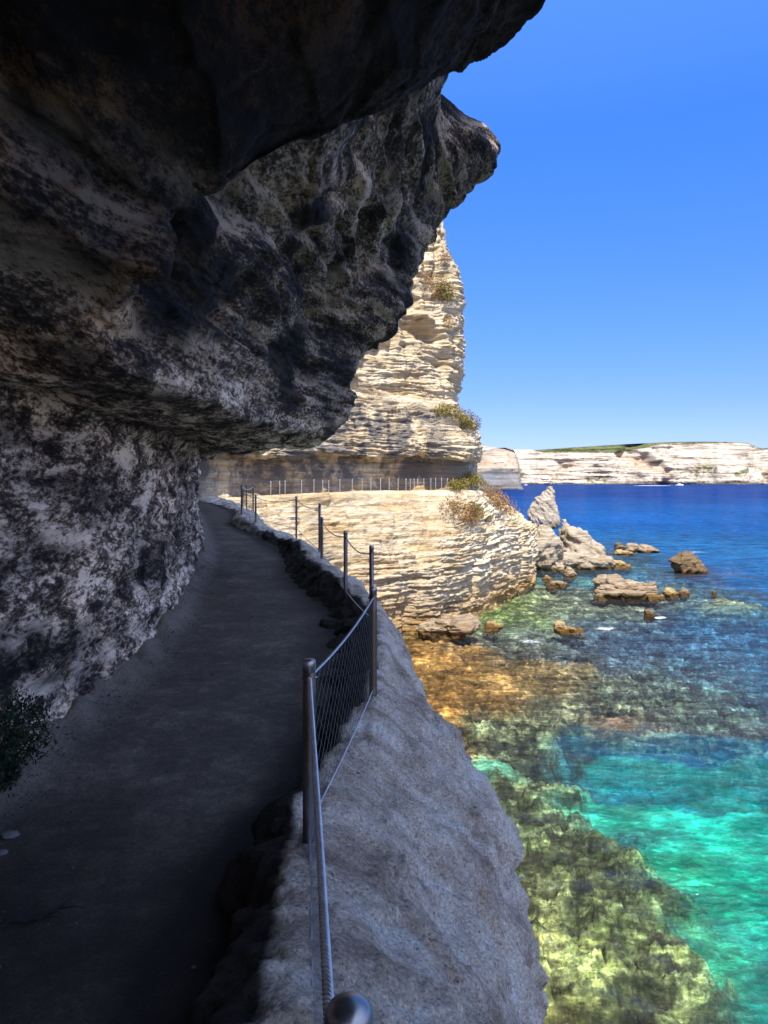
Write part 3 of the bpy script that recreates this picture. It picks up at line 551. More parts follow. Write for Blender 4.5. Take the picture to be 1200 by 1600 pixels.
def bed_field(X, Y):
    W = np.full(X.shape, 1e-5); dep = 7.0*W; reef = 0.3*W; col = np.stack([W*.035, W*.08, W*.15], -1)
    for (px, py, sx, sy, dp, rf, c) in BED:
        d = F*EYE/(py-750); cx = (px-600)/F*d; rx = sx/F*d; ry = sy*d*d/(F*EYE)
        a = cx/d                                    # patches stretched along the line of the shore
        wgt = np.exp(-0.9*(((X-cx-a*(Y-d))/rx)**2+((Y-d)/ry)**2)**1.2)
        W += wgt; dep += dp*wgt; reef += rf*wgt; col += np.array(c)*wgt[..., None]
    return dep/W, reef/W, col/W[..., None]
th = np.concatenate([np.linspace(-80, -8, 40, False), np.linspace(-8, 34, 520, False), np.linspace(34, 85, 40)])
rr = np.concatenate([np.geomspace(3, 9, 12, False), np.geomspace(9, 300, 620, False), np.geomspace(300, 40000, 120)])
TH, RR = np.meshgrid(np.radians(th), rr)
X = RR*np.sin(TH); Y = RR*np.cos(TH)
wn = np.stack([X, Y, X*0], -1)
jx = X+2.2*fbm(wn, .35, 5, .62, 3)*np.clip(RR/25, .4, 4); jy = Y+2.4*fbm(wn, .3, 5, .62, 13)*np.clip(RR/25, .4, 6)
dep, reef, bc = bed_field(jx, jy)
farf = sstep(RR, 75, 170)
near_c = np.array([.008, .09, .16]); mid_c = np.array([.001, .06, .19]); far_c = np.array([.001, .026, .115])
wc = near_c+(mid_c-near_c)*sstep(RR, 90, 200)[..., None]; wc = wc+(far_c-wc)*sstep(RR, 160, 600)[..., None]
wc = np.where((RR < 110)[..., None], bc*.75+wc*.25, wc*1.0) if False else wc*(farf[..., None])+(1-farf[..., None])*(bc*np.array([.85, .85, .95])+np.array([.005, .012, .035]))
patch = fbm(wn, .02, 4, .55, 3, (1, .6, 1)); wc = wc*(1+0.5*patch[..., None])
opac = np.clip(np.clip((dep-.5)/12, .0, .4)*(1-farf)+farf, 0, 1)
tint = np.exp(-dep[..., None]*np.array([.20, .06, .07]))*(1-farf[..., None])+farf[..., None]*.1
zw = (0.05*fbm(wn, .8, 3, .5, 4)+0.07*fbm(wn, .25, 3, .5, 9))*sstep(RR, 400, 100)
G = np.stack([X, Y, zw], -1)
me = mesh_np('sea', G, grid_quads(*X.shape)); add_attr(me, 'wcol', np.clip(wc, 0, 1).reshape(-1, 3)); add_attr(me, 'opac', opac.ravel()); add_attr(me, 'tint', tint.reshape(-1, 3))
tag(link_mesh('sea', me, M['water']), 'clear turquoise and blue sea', 'sea', kind='structure')
m_ = (rr < 260); X = X[m_]; Y = Y[m_]; dep = dep[m_]; reef = reef[m_]; bc = bc[m_]; wn = wn[m_]
zb = -dep*.5 - .2 + reef*(0.75*fbm(wn, .5, 5, .6, 21)+0.25*np.tanh(3*fbm(wn, 1.7, 4, .6, 2))) + (1-reef)*.15*fbm(wn, .6, 3)
sb1, sc1 = blocks(np.stack([wn[..., 0]+.5*fbm(wn, .8, 3), wn[..., 1]+.5*fbm(wn, .8, 3, .5, 5), wn[..., 2]], -1), .75, 3, (1, 1, 1), .15); sb2, sc2 = blocks(wn, 2.2, 7, (1, 1, 1), .15)
zb = zb+reef*(.28*sb1-.2*sc1+.1*sb2-.06*sc2)
zb = np.minimum(zb, -0.12)
mot = np.tanh(3.5*fbm(wn, .55, 6, .68, 51)+1.5*fbm(wn, .12, 4, .6, 57)*sstep(RR[m_], 15, 40))
bc = bc*(1+np.maximum(reef, .25)[..., None]*0.80*mot[..., None])
bc = bc*np.array([.84, .96, .95])
bc = bc*np.clip(1+np.maximum(reef, .2)[..., None]*(.55*sb1-.45*sc1+.35*sb2-.3*sc2)[..., None], .15, 3)
me = mesh_np('seabed', np.stack([X, Y, zb], -1), grid_quads(*X.shape)); add_attr(me, 'bcol', np.clip(bc, 0.003, 1).reshape(-1, 3)); add_attr(me, 'reef', reef.ravel())
tag(link_mesh('seabed', me, M['seabed']), 'weedy reef and pale sand under the water', 'seabed', kind='structure')

# ------------------------------------------------------------------ distant coast
def coast(name, label, tops, d0, base, seed, green, nx=620, ny=110, depth=500, under=0.0, darkbase=False):
    pxs = np.array([t[0] for t in tops], float); pys = np.array([t[1] for t in tops], float)
    q = np.linspace(pxs[0], pxs[-1], nx); ty = np.interp(q, pxs, pys)
    base_z = 0.0
    v = np.linspace(0, 1.6, ny)[:, None]; qq = q[None, :]
    x0 = (qq-600)/F*d0; H = (750-ty[None, :])/F*d0+EYE
    wob = fbm(np.stack([x0+0*v, (x0+v)*0+seed, (x0+v)*0], -1), 1/110., 3, .45, seed)
    face = np.clip(v, 0, 1)
    back = np.where(v < 1, 55*face**1.8, 55+(v-1)/.6*depth)
    back = back - under*np.exp(-((v-.35)/.25)**2)*(-1) if under else back
    Yv = d0+70*wob+back
    Xv = x0*Yv/d0; Zv = H*np.minimum(v, 1.0)*(Yv/d0)-np.clip(v-1, 0, 1)*12
    Xv, Yv, Zv = np.broadcast_arrays(Xv, Yv, Zv); Yv = Yv.copy()
    Pq = np.stack([Xv, Yv, Zv], -1)
    led = np.tanh(4*fbm(Pq, .05, 4, .55, seed, (.15, .15, 3.0)))
    cave = fbm(Pq, 1/120., 3, .5, seed+9, (1, .2, 1.6))
    mask = np.where(v < 1, 1.0, .15)
    Yv = Yv + mask*(-4*led*(.4+fbm(Pq, 1/200., 3, .5, seed+4)*2) + 34*sstep(cave, .18, .5) + 16*fbm(Pq, .02, 5, .6, seed+3) - 22*sstep(.45-v, 0, .45)*sstep(fbm(Pq, 1/160., 2, .5, seed+30, (1, .1, .1)), -.05, .3))
    Pq = np.stack([Xv, Yv, Zv], -1); Pq[0, :, 2] = -3
    white = np.array([.44, .365, .275]); tan = np.array([.34, .25, .17]); grn = np.array([.10, .11, .045]); brn = np.array([.25, .18, .11])
    col = np.broadcast_to(white, Pq.shape).copy()
    if darkbase: white = np.array([.34, .27, .20]); col = np.broadcast_to(white, Pq.shape).copy()
    def bl(c, k): 
        col[...] = col*(1-k[..., None])+c*k[..., None]
    bl(tan, .75*sstep(cave, .22, .34)*(v < .7))
    bl(np.array([.36, .34, .32]), .7*sstep(np.abs(led), .8, 1.0)*sstep(fbm(Pq, .012, 4, .6, 5, (1, 1, 3)), 0, .3))
    bl(brn, sstep(fbm(Pq, .018, 5, .65, seed+60), .12, .3)*sstep(.62-v, 0, .25)*.9)
    bl(grn, sstep(fbm(Pq, .02, 5, .7, seed+80), .13, .28)*sstep(.6-v, 0, .2)*.9)
    gt = np.interp(q, [g_[0] for g_ in green], [g_[1] for g_ in green])[None, :]
    bl(grn, sstep(v, 1-gt-.02, 1-gt+.03)*(gt > .01)+0*v)
    bl(grn, ((v > 1.02) & (qq < 1e9)).astype(float)*np.ones_like(qq))
    bl(np.array([.10, .09, .08]), sstep(.05-v, 0, .03)*np.ones_like(qq))
    if darkbase: bl(np.array([.12, .125, .135]), sstep(.5+.10*fbm(Pq, .03, 4, .6, 44)-v, 0, .05)*(.8+.5*fbm(Pq, .05, 5, .6, 46, (.4, .4, 2)))); bl(brn*1.3, sstep(v, .55, .7)*sstep(fbm(Pq, .03, 4, .6, 2), -.1, .2))  # lower half greyed, its shade painted in; brown patches above
    me = mesh_np(name, Pq, grid_quads(*Pq.shape[:2])); add_attr(me, 'fcol', np.clip(col, 0, 1).reshape(-1, 3))
    tag(link_mesh(name, me, M['far']), label, 'cliff', kind='structure')
coast('white_cliffs', 'long white cliffs topped with green scrub on the horizon',
      [(640, 700), (700, 699), (745, 696), (770, 699), (800, 703), (840, 703), (880, 700), (930, 697), (980, 694), (1040, 691), (1100, 690), (1150, 691), (1168, 692), (1180, 698), (1192, 701), (1205, 699), (1290, 700), (1500, 705), (1700, 714), (1790, 730), (1810, 752)],
      1780, 0, 3.0, [(640, 0), (830, 0), (850, .10), (900, .15), (970, .22), (1030, .06), (1060, .04), (1290, .02), (1810, .02)], nx=1500, ny=120)
coast('low_headland', 'low tan headland with a grey undercut base', [(700, 708), (745, 712), (755, 708), (770, 701), (790, 700), (803, 704), (808, 712), (811, 727), (812, 748)],
      850, 0, 14.0, [(700, 0), (820, 0)], nx=160, ny=90, depth=160, darkbase=True)

# ------------------------------------------------------------------ small builders
class MB:
    def __init__(s): s.V = []; s.Q = []; s.n = 0
    def add(s, V, Q):
        V = np.asarray(V, float).reshape(-1, 3)
        for q in Q: s.Q.append([i+s.n for i in q])
        s.V.append(V); s.n += len(V)
    def tube(s, pts, r, k=8, cap=True):
        pts = np.asarray(pts, float); r = np.broadcast_to(r, (len(pts),)); rings = []
        t = np.gradient(pts, axis=0); t /= np.linalg.norm(t, axis=1)[:, None]+1e-12
        up = np.array([0, 0, 1.0]) if abs(t[:, 2]).max() < .9 else np.array([1.0, .01, 0])
        if abs(t[:, 2]).max() >= .9 and abs(t[:, 0]).max() > .9: up = np.array([.01, 1.0, 0])
        a = np.arange(k)/k*2*math.pi
        for p, tt, rad in zip(pts, t, r):
            u = np.cross(up, tt); u /= np.linalg.norm(u); v = np.cross(tt, u)
            rings.append(p+rad*(np.cos(a)[:, None]*u+np.sin(a)[:, None]*v))
        n = len(pts); Q = [[i*k+j, i*k+(j+1) % k, (i+1)*k+(j+1) % k, (i+1)*k+j] for i in range(n-1) for j in range(k)]
        if cap: Q += [list(range(k))[::-1], [(n-1)*k+j for j in range(k)]]
        s.add(np.concatenate(rings), Q)
    def lathe(s, c, prof, k=24, axis=None):
        a = np.arange(k)/k*2*math.pi; V = []
        for r, z in prof: V.append(np.stack([c[0]+r*np.cos(a), c[1]+r*np.sin(a), np.full(k, c[2]+z)], -1))
        n = len(prof); Q = [[i*k+j, i*k+(j+1) % k, (i+1)*k+(j+1) % k, (i+1)*k+j] for i in range(n-1) for j in range(k)]
        s.add(np.concatenate(V), Q+[list(range(k))[::-1], [(n-1)*k+j for j in range(k)]])
    def box(s, c, h, rz=0):
        V = np.array([[x, y, z] for z in (-1, 1) for y in (-1, 1) for x in (-1, 1)], float)*h
        cr, sr = math.cos(rz), math.sin(rz); V = V@np.array([[cr, sr, 0], [-sr, cr, 0], [0, 0, 1]])+c
        s.add(V, [[0, 2, 3, 1], [4, 5, 7, 6], [0, 1, 5, 4], [2, 6, 7, 3], [0, 4, 6, 2], [1, 3, 7, 5]])
    def build(s, name, mat, parent=None, smooth=True, origin=None):
        V = np.concatenate(s.V)
        if origin is not None: V = V-np.asarray(origin)
        me = bpy.data.meshes.new(name); me.from_pydata(V.tolist(), [], s.Q); me.update()
        o = link_mesh(name, me, mat, parent, smooth); return o

# ------------------------------------------------------------------ railing above the ledge
rail = empty('rope_railing', (-.12, 1.4, EYE-2.0)); RO = np.array(rail.location)
tag(rail, 'steel post railing with rope cables and wire net along the shaded ledge', 'railing')
# (photo px of the top, distance, base z, height, radius)
POSTS = [(546, 1.42, -2.0, 1.00, .043), (483, 4.12, -2.0, 1.0, .036), (583, 6.65, -1.95, .99, .034), (580.5, 9.6, -1.85, 1.00, .030), (540, 11.7, -1.80, 1.0, .032),
         (503, 15.6, -1.78, 1.0, .030), (499.5, 16.6, -1.70, 1.18, .030), (463, 22, -1.48, 1.0, .030), (399.5, 22.6, -1.44, 1.0, .030), (377.5, 24.3, -1.18, 1.06, .030),
         (395.7, 27.5, -1.15, 1.0, .028), (385, 31.5, -1.12, .95, .028), (379.5, 36.5, -1.12, .95, .028)]
tops = []; bots = []
def weld_mesh(mb, p, zt): pass
for i, (px, d, zb_, h, rad) in enumerate(POSTS):
    x = (px-600)/F*d; z0 = EYE+zb_; zt = z0+h
    gz = ground_z(x, d); foot = min(z0, (gz if gz is not None else z0))-0.12
    mb = MB(); prof = [(rad, foot-zt), (rad, -.03)]
    mb.lathe((x, d, zt), [(rad*1.0, foot-zt)]+[(rad*(1+.0*j), foot-zt+(zt-.05-foot)*j/6) for j in range(1, 7)], 28 if d < 8 else 14)
    po = mb.build('post', M['post'], rail, origin=RO)
    mb = MB()
    if i == 0: mb.lathe((x, d, zt-.05), [(rad*1.09, -.012), (rad*1.10, .012), (rad*1.07, .028), (rad*.93, .040), (rad*.62, .049), (rad*.25, .054), (.001, .055)], 36)
    else: mb.lathe((x, d, zt-.05), [(rad*1.03, -.015), (rad*1.04, .03), (rad*1.0, .043), (rad*.85, .050), (.001, .052)], 28 if d < 8 else 14)
    mb.build('post_cap', M['cap'], po)
    bpy.data.objects[bpy.context.scene.collection.objects[-1].name]  # keep order
    COL.objects[-1].parent = po
    # child coordinates are given in the railing's frame
    me = COL.objects[-1].data; v = np.empty(len(me.vertices)*3, np.float32); me.vertices.foreach_get('co', v); v = v.reshape(-1, 3)-RO; me.vertices.foreach_set('co', v.ravel().astype(np.float32)); me.update()
    tops.append(np.array([x, d, zt-.10])); bots.append(np.array([x, d, max((gz if gz is not None else z0), z0-.05)+.10]))
def span(a, b, sag, n=40):
    t = np.linspace(0, 1, n)[:, None]; p = a+(b-a)*t; p[:, 2] -= sag*4*(t*(1-t))[:, 0]; return p
def rope(mb, pts, rad, pitch, strands=6):
    L = np.concatenate([[0], np.cumsum(np.linalg.norm(np.diff(pts, axis=0), axis=1))]); n = int(L[-1]/pitch*9)+2
    q = np.linspace(0, L[-1], n); P = np.stack([np.interp(q, L, pts[:, k]) for k in range(3)], -1)
    t = np.gradient(P, axis=0); t /= np.linalg.norm(t, axis=1)[:, None]; up = np.array([0, 0, 1.0]); u = np.cross(t, up); u /= np.linalg.norm(u, axis=1)[:, None]; v = np.cross(u, t)
    for k in range(strands):
        a = q/pitch*2*math.pi+k*2*math.pi/strands
        mb.tube(P+rad*(.58 if strands < 5 else .70)*(np.cos(a)[:, None]*u+np.sin(a)[:, None]*v), rad*(.47 if strands < 5 else .345), 7, False)
order = list(range(len(POSTS)))
def off(p, q, r):                                        # start a cable at the post's side
    v = q-p; v = v/np.linalg.norm(v); return p+v*r
links = [(0, 1), (1, 2), (2, 3), (3, 4), (4, 5), (5, 6), (6, 7), (7, 8), (8, 9), (9, 10), (10, 11), (11, 12)]
back = tops[0]+np.array([.55, -2.2, .0]); backb = bots[0]+np.array([.4, -2.2, 0])
for (i, j) in links:
    a, b = tops[i].copy(), tops[j].copy(); a2, b2 = bots[i].copy(), bots[j].copy()
    L = np.linalg.norm(b-a); sag = .045 if i in (0, 1) else .10
    if i == 0: sag = .16
    top = span(off(a, b, .03), off(b, a, .03), sag); bot = span(off(a2, b2, .03), off(b2, a2, .03), .03 if i else .08)
    if i == 0: top[:, 0] += -.034*(1-np.linspace(0, 1, 40))+.012*np.sin(np.linspace(0, math.pi, 40)); bot[:, 0] -= .05*(1-np.linspace(0, 1, 40))
    mb = MB()
    if i == 0: rope(mb, top, .0135, .09, 4)
    elif i < 3: rope(mb, top, .0085, .06, 5)
    else: mb.tube(top, .009 if i < 6 else .011, 6)
    mb.build('top_cable', M['cable'], rail, origin=RO)
    mb = MB(); mb.tube(bot, .006 if i < 3 else .008, 6); mb.build('bottom_cable', M['cable'], rail, origin=RO)
    if L > .8:
        # diamond net between the cables
        mb = MB(); nn = max(5, int(L/.15)); H_ = 1.0; rws = 12
        def at(u, v):
            f = u*39; k = min(int(f), 38); fr = f-k
            T_ = top[k]*(1-fr)+top[k+1]*fr; B_ = bot[k]*(1-fr)+bot[k+1]*fr
            return B_+(T_-B_)*v
        wr = .0007 if i == 0 else .0011 if i < 3 else .0009
        cells = 7
        for sgn in (1, -1):
            for c0 in range(-cells, nn+1):
                pts = []
                for r_ in range(cells*2+1):
                    vv = r_/(cells*2); u = (c0+(vv*cells if sgn > 0 else cells-vv*cells))/nn
                    if 0 <= u <= 1:
                        wgl = .010*math.sin(r_*math.pi/1.0+math.pi/2)/nn*0
                        pts.append(at(u+wgl, vv))
                if len(pts) > 1: mb.tube(pts, wr, 3 if i > 2 else 4, False)
        mb.build('wire_net', M['net'], rail, smooth=False, origin=RO)
# cable clamps on the second and third posts
for i in (1, 2):
    p = tops[i]; mb = MB(); mb.tube([p+(-.045, 0, 0), p+(.045, 0, 0)], .007, 8); mb.tube([p+(0, -.05, -.0), p+(0, -.02, 0)], .012, 8)
    mb.build('cable_clamp', M['cap'], rail, origin=RO)

# far railing on the walkway notch
fr_pts = [(423, 51.5), (437, 52.2), (445.5, 52.6), (471.5, 53.6), (490.5, 54.4), (504, 55.2), (514, 56), (531, 57), (550.5, 57.8), (566, 58.6), (580, 59.3), (594, 59.9), (608, 60.3), (622, 60.6), (634.5, 60.9), (641, 61.1), (647, 61.2), (652.5, 61.4), (662, 61.6), (673, 61.8), (681, 62.0), (690, 62.3), (699, 62.6), (708, 63.0)]
rail2 = empty('walkway_railing', ((600-600)/F*60, 60, EYE-.9)); RO2 = np.array(rail2.location)
tag(rail2, 'thin pale post railing on the walkway cut across the sunlit cliff', 'railing')
tp = []
_rowA = CG[r0+4:r0+14]                                   # outer part of the walkway floor
for px, d in fr_pts:
    x_ = (px-600)/F*d
    cand = CG[r0+1:r0+12].reshape(-1, 3); k = np.argmin(np.abs(cand[:, 0]/cand[:, 1]*F+600-px)+.2*np.abs(np.arange(len(cand))//CG.shape[1]-5))
    p = cand[k].copy(); mb = MB(); mb.lathe((p[0], p[1], p[2]-.1), [(.024, 0), (.024, .5), (.024, 1.08), (.018, 1.10)], 10)
    mb.build('post', M['cable'], rail2, origin=RO2); tp.append(p+(0, 0, .97))
for a, b in zip(tp[:-1], tp[1:]):
    mb = MB(); mb.tube(span(a, b, .04, 8), .010, 5); mb.build('cable', M['post'], rail2, origin=RO2)

# ------------------------------------------------------------------ rocks standing in the sea
def rock(name, label, poly, py_base, mat, thick=0.9, seed=0, group='rocks standing in the sea near the cliff', tilt=0.0, lay=0.12, d=None, res=70, cat='rock', rough=.08, cuts=6):
    """poly: silhouette corners in photo px; the rock stands at the distance of its waterline."""
    d = d or F*EYE/(py_base-750); poly = np.array(poly, float)
    x = (poly[:, 0]-600)/F*d; z = EYE-(poly[:, 1]-750)/F*d
    cx = (x.min()+x.max())/2; wd = x.max()-x.min(); ht = z.max()-min(z.min(), 0); c = np.array([cx, 0, max(z.min(), 0)+ht*.35])
    pts = np.stack([x, z], -1)-[c[0], c[2]]
    area = np.sum(pts[:, 0]*np.roll(pts[:, 1], -1)-np.roll(pts[:, 0], -1)*pts[:, 1])
    if area < 0: pts = pts[::-1]
    rs = np.random.RandomState(seed+5)
    # direction sphere
    nu = res*2; nv = res; th_ = np.linspace(0, 2*math.pi, nu, False); ph = np.linspace(0.001, math.pi-.001, nv)
    PH, TH2 = np.meshgrid(ph, th_, indexing='ij'); Dr = np.stack([np.sin(PH)*np.cos(TH2), np.sin(PH)*np.sin(TH2), np.cos(PH)], -1)
    Dr = Dr*np.array([1, thick, ht/max(wd, .01)*1.2]); Dr /= np.linalg.norm(Dr, axis=-1, keepdims=True)
    # silhouette: radial distance of the polygon in the x-z plane, rounded front to back
    rho2 = np.hypot(Dr[..., 0], Dr[..., 2])+1e-9; ux = Dr[..., 0]/rho2; uz = Dr[..., 2]/rho2; rad = np.full(ux.shape, 1e9)
    for k in range(len(pts)):
        p = pts[k]; q = pts[(k+1) % len(pts)]; e = q-p; den = ux*e[1]-uz*e[0]
        t = (p[0]*e[1]-p[1]*e[0])/np.where(abs(den) < 1e-9, 1e-9, den); s = (p[0]*uz-p[1]*ux)/np.where(abs(den) < 1e-9, 1e-9, -den) if False else None
        hx = ux*t; hz = uz*t; L2 = (e**2).sum(); pr = ((hx-p[0])*e[0]+(hz-p[1])*e[1])/L2
        ok = (t > 0) & (pr > -1e-3) & (pr < 1.001); rad = np.where(ok & (t < rad), t, rad)
    rad = np.where(rad > 1e8, wd*.3, rad)
    half = wd*.5*thick
    cosb = rho2; sinb = np.abs(Dr[..., 1])
    r_ = 1/((cosb/rad)**2.6+(sinb/half)**2.6)**(1/2.6)
    V = Dr*r_[..., None]
    for k in range(cuts):                                # flat broken faces
        n = rs.normal(size=3); n[1] -= .7 if k < 5 else -.4; n[0] *= .5; n /= np.linalg.norm(n)
        sup = (V@n).max()*rs.uniform(.72, .9); over = np.maximum((V@n)-sup, 0)
        if abs(n[0]) < .75 and abs(n[2]) < .75: V = V-n*over[..., None]*.95
    N_ = normals(V); N_ *= np.sign(np.sum(N_*V, -1, keepdims=True)+1e-9)
    W = V+c+seed*7.1; W2 = W.copy(); W2[..., 2] += tilt*W[..., 0]
    sc = 2.2/max(wd, .5); fine = 1.4
    disp_ = rough*wd*.6*fbm(W, sc, 5, .6)+lay*.35*wd**.5*np.tanh(4*fbm(W2, fine, 4, .6, 2, (.25, .25, 2.6)))+.03*wd**.5*fbm(W, 3, 4, .65)+.04*wd**.5*np.tanh(4*fbm(W, 1.3, 3, .6, 8))
    ba, ca = blocks(W2+.1*fbm(W, 1, 3)[..., None], 3.2/max(wd, .8), seed, (1, 1, 1.8), .08); bb_, cb = blocks(W2, 8/max(wd, .8), seed+3, (.8, .8, 1.8), .1)
    disp_ = disp_*.6+wd*(.055*ba-.035*ca+.022*bb_-.014*cb)
    V = V+N_*disp_[..., None]
    V = V+np.array([0, 0, c[2]])
    V[..., 2] = np.where(V[..., 2] < .15, V[..., 2]*1.6-.25, V[..., 2])
    me = mesh_np(name, V, grid_quads(nv, nu, wrap=True)); o = link_mesh(name, me, mat); o.location = (cx, d+half*.6, 0)
    tag(o, label, cat, group); return o
rock('sea_stack', 'tall pointed pale rock with a slanting sharp top behind the boulders', [(828, 800), (836, 782), (850, 768), (865, 760), (868, 775), (874, 800), (876, 822), (860, 830), (836, 826), (828, 812)], 826, M['pale'], .6, 1, tilt=.8, lay=.07, cuts=0, rough=.03)
rock('sea_spire', 'thin small rock spike between the pointed rock and the big boulder', [(879, 830), (880, 812), (884, 812), (890, 820), (897, 830), (897, 838), (880, 838)], 838, M['pale'], .8, 2)
rock('boulder', 'largest pale wedge boulder sloping down to the right at the cliff end', [(882, 850), (883, 826), (890, 821), (910, 828), (930, 842), (948, 855), (954, 868), (950, 886), (900, 888), (884, 880)], 886, M['pale'], .8, 3, tilt=.5, cuts=1, rough=.05, lay=.08)
rock('flat_rock', 'pale broken slab at the foot of the big wedge boulder', [(868, 880), (880, 868), (905, 864), (940, 868), (960, 876), (965, 886), (950, 894), (900, 894), (872, 890)], 890, M['pale'], .7, 4)
rock('flat_rock', 'low yellow shelf rock right of the big wedge boulder', [(935, 886), (945, 876), (965, 876), (985, 884), (987, 889), (960, 893), (938, 892)], 888, M['yellow'], .7, 5)
rock('boulder', 'cream boulder filling the gap between cliff end and wedge boulder', [(815, 850), (830, 826), (858, 826), (878, 842), (886, 870), (876, 892), (840, 894), (818, 880)], 892, M['pale'], .9, 6, tilt=-.3)
rock('small_rock', 'small cream rock at the cliff corner by the waterline', [(862, 890), (870, 880), (880, 882), (884, 892), (870, 895)], 893, M['pale'], .8, 7)
rock('small_rock', 'small brown pyramid rock in front of the big boulder', [(881, 904), (886, 892), (891, 886), (898, 892), (904, 902), (890, 906)], 903, M['rock'], .9, 8)
rock('small_rock', 'low tan rock awash left of the small pyramid rock', [(848, 905), (856, 900), (864, 905), (858, 909)], 907, M['yellow'], .9, 9)
rock('small_rock', 'low flat tan rock near the cliff corner, nearest the long block', [(855, 916), (862, 910), (880, 910), (888, 915), (875, 919), (860, 919)], 917, M['rock'], .7, 10)
rock('sea_rock', 'dark brown leaning rock at the left end of the far row', [(963, 860), (962, 850), (968, 848), (978, 855), (981, 862), (970, 865)], 863, M['darkrock'], .9, 11)
rock('sea_rock', 'pale brown rock in the middle of the far row', [(978, 860), (982, 850), (996, 850), (1003, 858), (1000, 864), (982, 864)], 864, M['rock'], .8, 12)
rock('sea_rock', 'low brown rock tapering right at the right end of the far row', [(998, 860), (1003, 853), (1014, 853), (1030, 859), (1034, 863), (1005, 865)], 864, M['rock'], .7, 13)
rock('flat_rock', 'flat yellow rock just below the far row of rocks', [(962, 866), (966, 861), (982, 862), (994, 866), (980, 869), (966, 869)], 868, M['yellow'], .7, 14)
rock('sea_rock', 'dark brown fin rock standing alone in blue water', [(1052, 878), (1062, 870), (1073, 862), (1083, 863), (1094, 875), (1105, 892), (1105, 898), (1064, 898), (1058, 886)], 897, M['darkrock'], .7, 15, tilt=-.9, lay=.10, cuts=1, rough=.05)
rock('sea_rock', 'long flat topped brown block of layered rock', [(933, 932), (934, 910), (942, 904), (985, 906), (1012, 912), (1026, 912), (1028, 928), (1020, 936), (960, 937), (938, 936)], 935, M['rock'], .45, 16)
rock('flat_rock', 'low yellow rock joined to the right end of the long block', [(1012, 932), (1020, 928), (1036, 930), (1040, 935), (1025, 938), (1014, 937)], 936, M['yellow'], .8, 17)
rock('sea_rock', 'low tan rock right of the long block', [(1038, 930), (1042, 921), (1052, 921), (1064, 928), (1062, 934), (1042, 934)], 933, M['yellow'], .8, 18)
rock('sea_rock', 'small brown rock outermost right of the long block', [(1063, 926), (1070, 918), (1080, 928), (1078, 932), (1065, 932)], 931, M['rock'], .8, 19)
rock('small_rock', 'small dark rock with white foam beside it', [(1008, 966), (1009, 955), (1016, 953), (1023, 962), (1022, 968), (1010, 969)], 967, M['darkrock'], .9, 20)
rock('small_rock', 'yellow rock awash with a foam streak to its right', [(866, 984), (868, 976), (878, 975), (892, 981), (912, 987), (918, 991), (890, 990), (870, 988)], 989, M['yellow'], .6, 21)
rock('flat_rock', 'layered ochre slab at the foot of the near sunlit cliff', [(652, 990), (655, 978), (680, 968), (720, 964), (748, 966), (754, 976), (740, 990), (700, 997), (664, 998)], 996, M['rock'], .5, 22, lay=.16)
rock('small_rock', 'small yellow rock just right of the layered slab', [(756, 984), (762, 974), (776, 973), (787, 980), (776, 985), (762, 986)], 984, M['yellow'], .8, 23)
rock('small_rock', 'tiny rock awash right of the long block, farthest right', [(1112, 930), (1115, 924), (1120, 925), (1121, 930), (1116, 932)], 930, M['rock'], .9, 24)

# ------------------------------------------------------------------ foam
m = NB('white_foam'); n_ = m.noise(2.6, 9, .8, m.mapp((.7, 1, 1)))
tr = m.n('ShaderNodeBsdfTransparent'); mx = m.n('ShaderNodeMixShader'); m.b.inputs['Base Color'].default_value = (.85, .87, .88, 1); m.b.inputs['Roughness'].default_value = .8
m.l(m.ramp(m.math('MULTIPLY', n_, m.attr('dens')), [(.43, g(0)), (.56, g(.85))]), mx.inputs[0]); m.l(tr.outputs[0], mx.inputs[1]); m.l(m.b.outputs[0], mx.inputs[2]); m.l(mx.outputs[0], m.out.inputs[0]); M['foam'] = m.m
def foam(name, label, px, py, sx, sy, k=1.25, z=.14):
    p = SEA(px, py); d = p[1]; rx = sx/F*d; ry = sy*d*d/(F*EYE); u = np.linspace(-1, 1, 60); U_, V_ = np.meshgrid(u, np.linspace(-1, 1, 24))
    X_ = p[0]+U_*rx+V_*ry*p[0]/d; Y_ = d+V_*ry; zz = z+.04*fbm(np.stack([X_, Y_, X_*0], -1), 1.0, 3)
    me = mesh_np(name, np.stack([X_, Y_, zz], -1), grid_quads(24, 60)); add_attr(me, 'dens', (k*np.clip(1-(U_**2+V_**2), 0, 1)**.6).ravel())
    tag(link_mesh(name, me, M['foam']), label, 'foam', kind='stuff')
foam('sea_foam', 'white foam behind the small dark rock', 1032, 968, 17, 4, 1.08)
foam('sea_foam', 'foam streak breaking right of the yellow rock', 945, 985, 44, 6, .95)
foam('sea_foam', 'thin foam flecks near the layered slab', 828, 1006, 32, 9, .90)
foam('sea_foam', 'pale ripple line right of the far row', 1080, 864, 50, 1.6, .95)
foam('wake', 'white wake trailing left of the motorboat', 1020, 758.9, 42, .32, 1.5, .1)

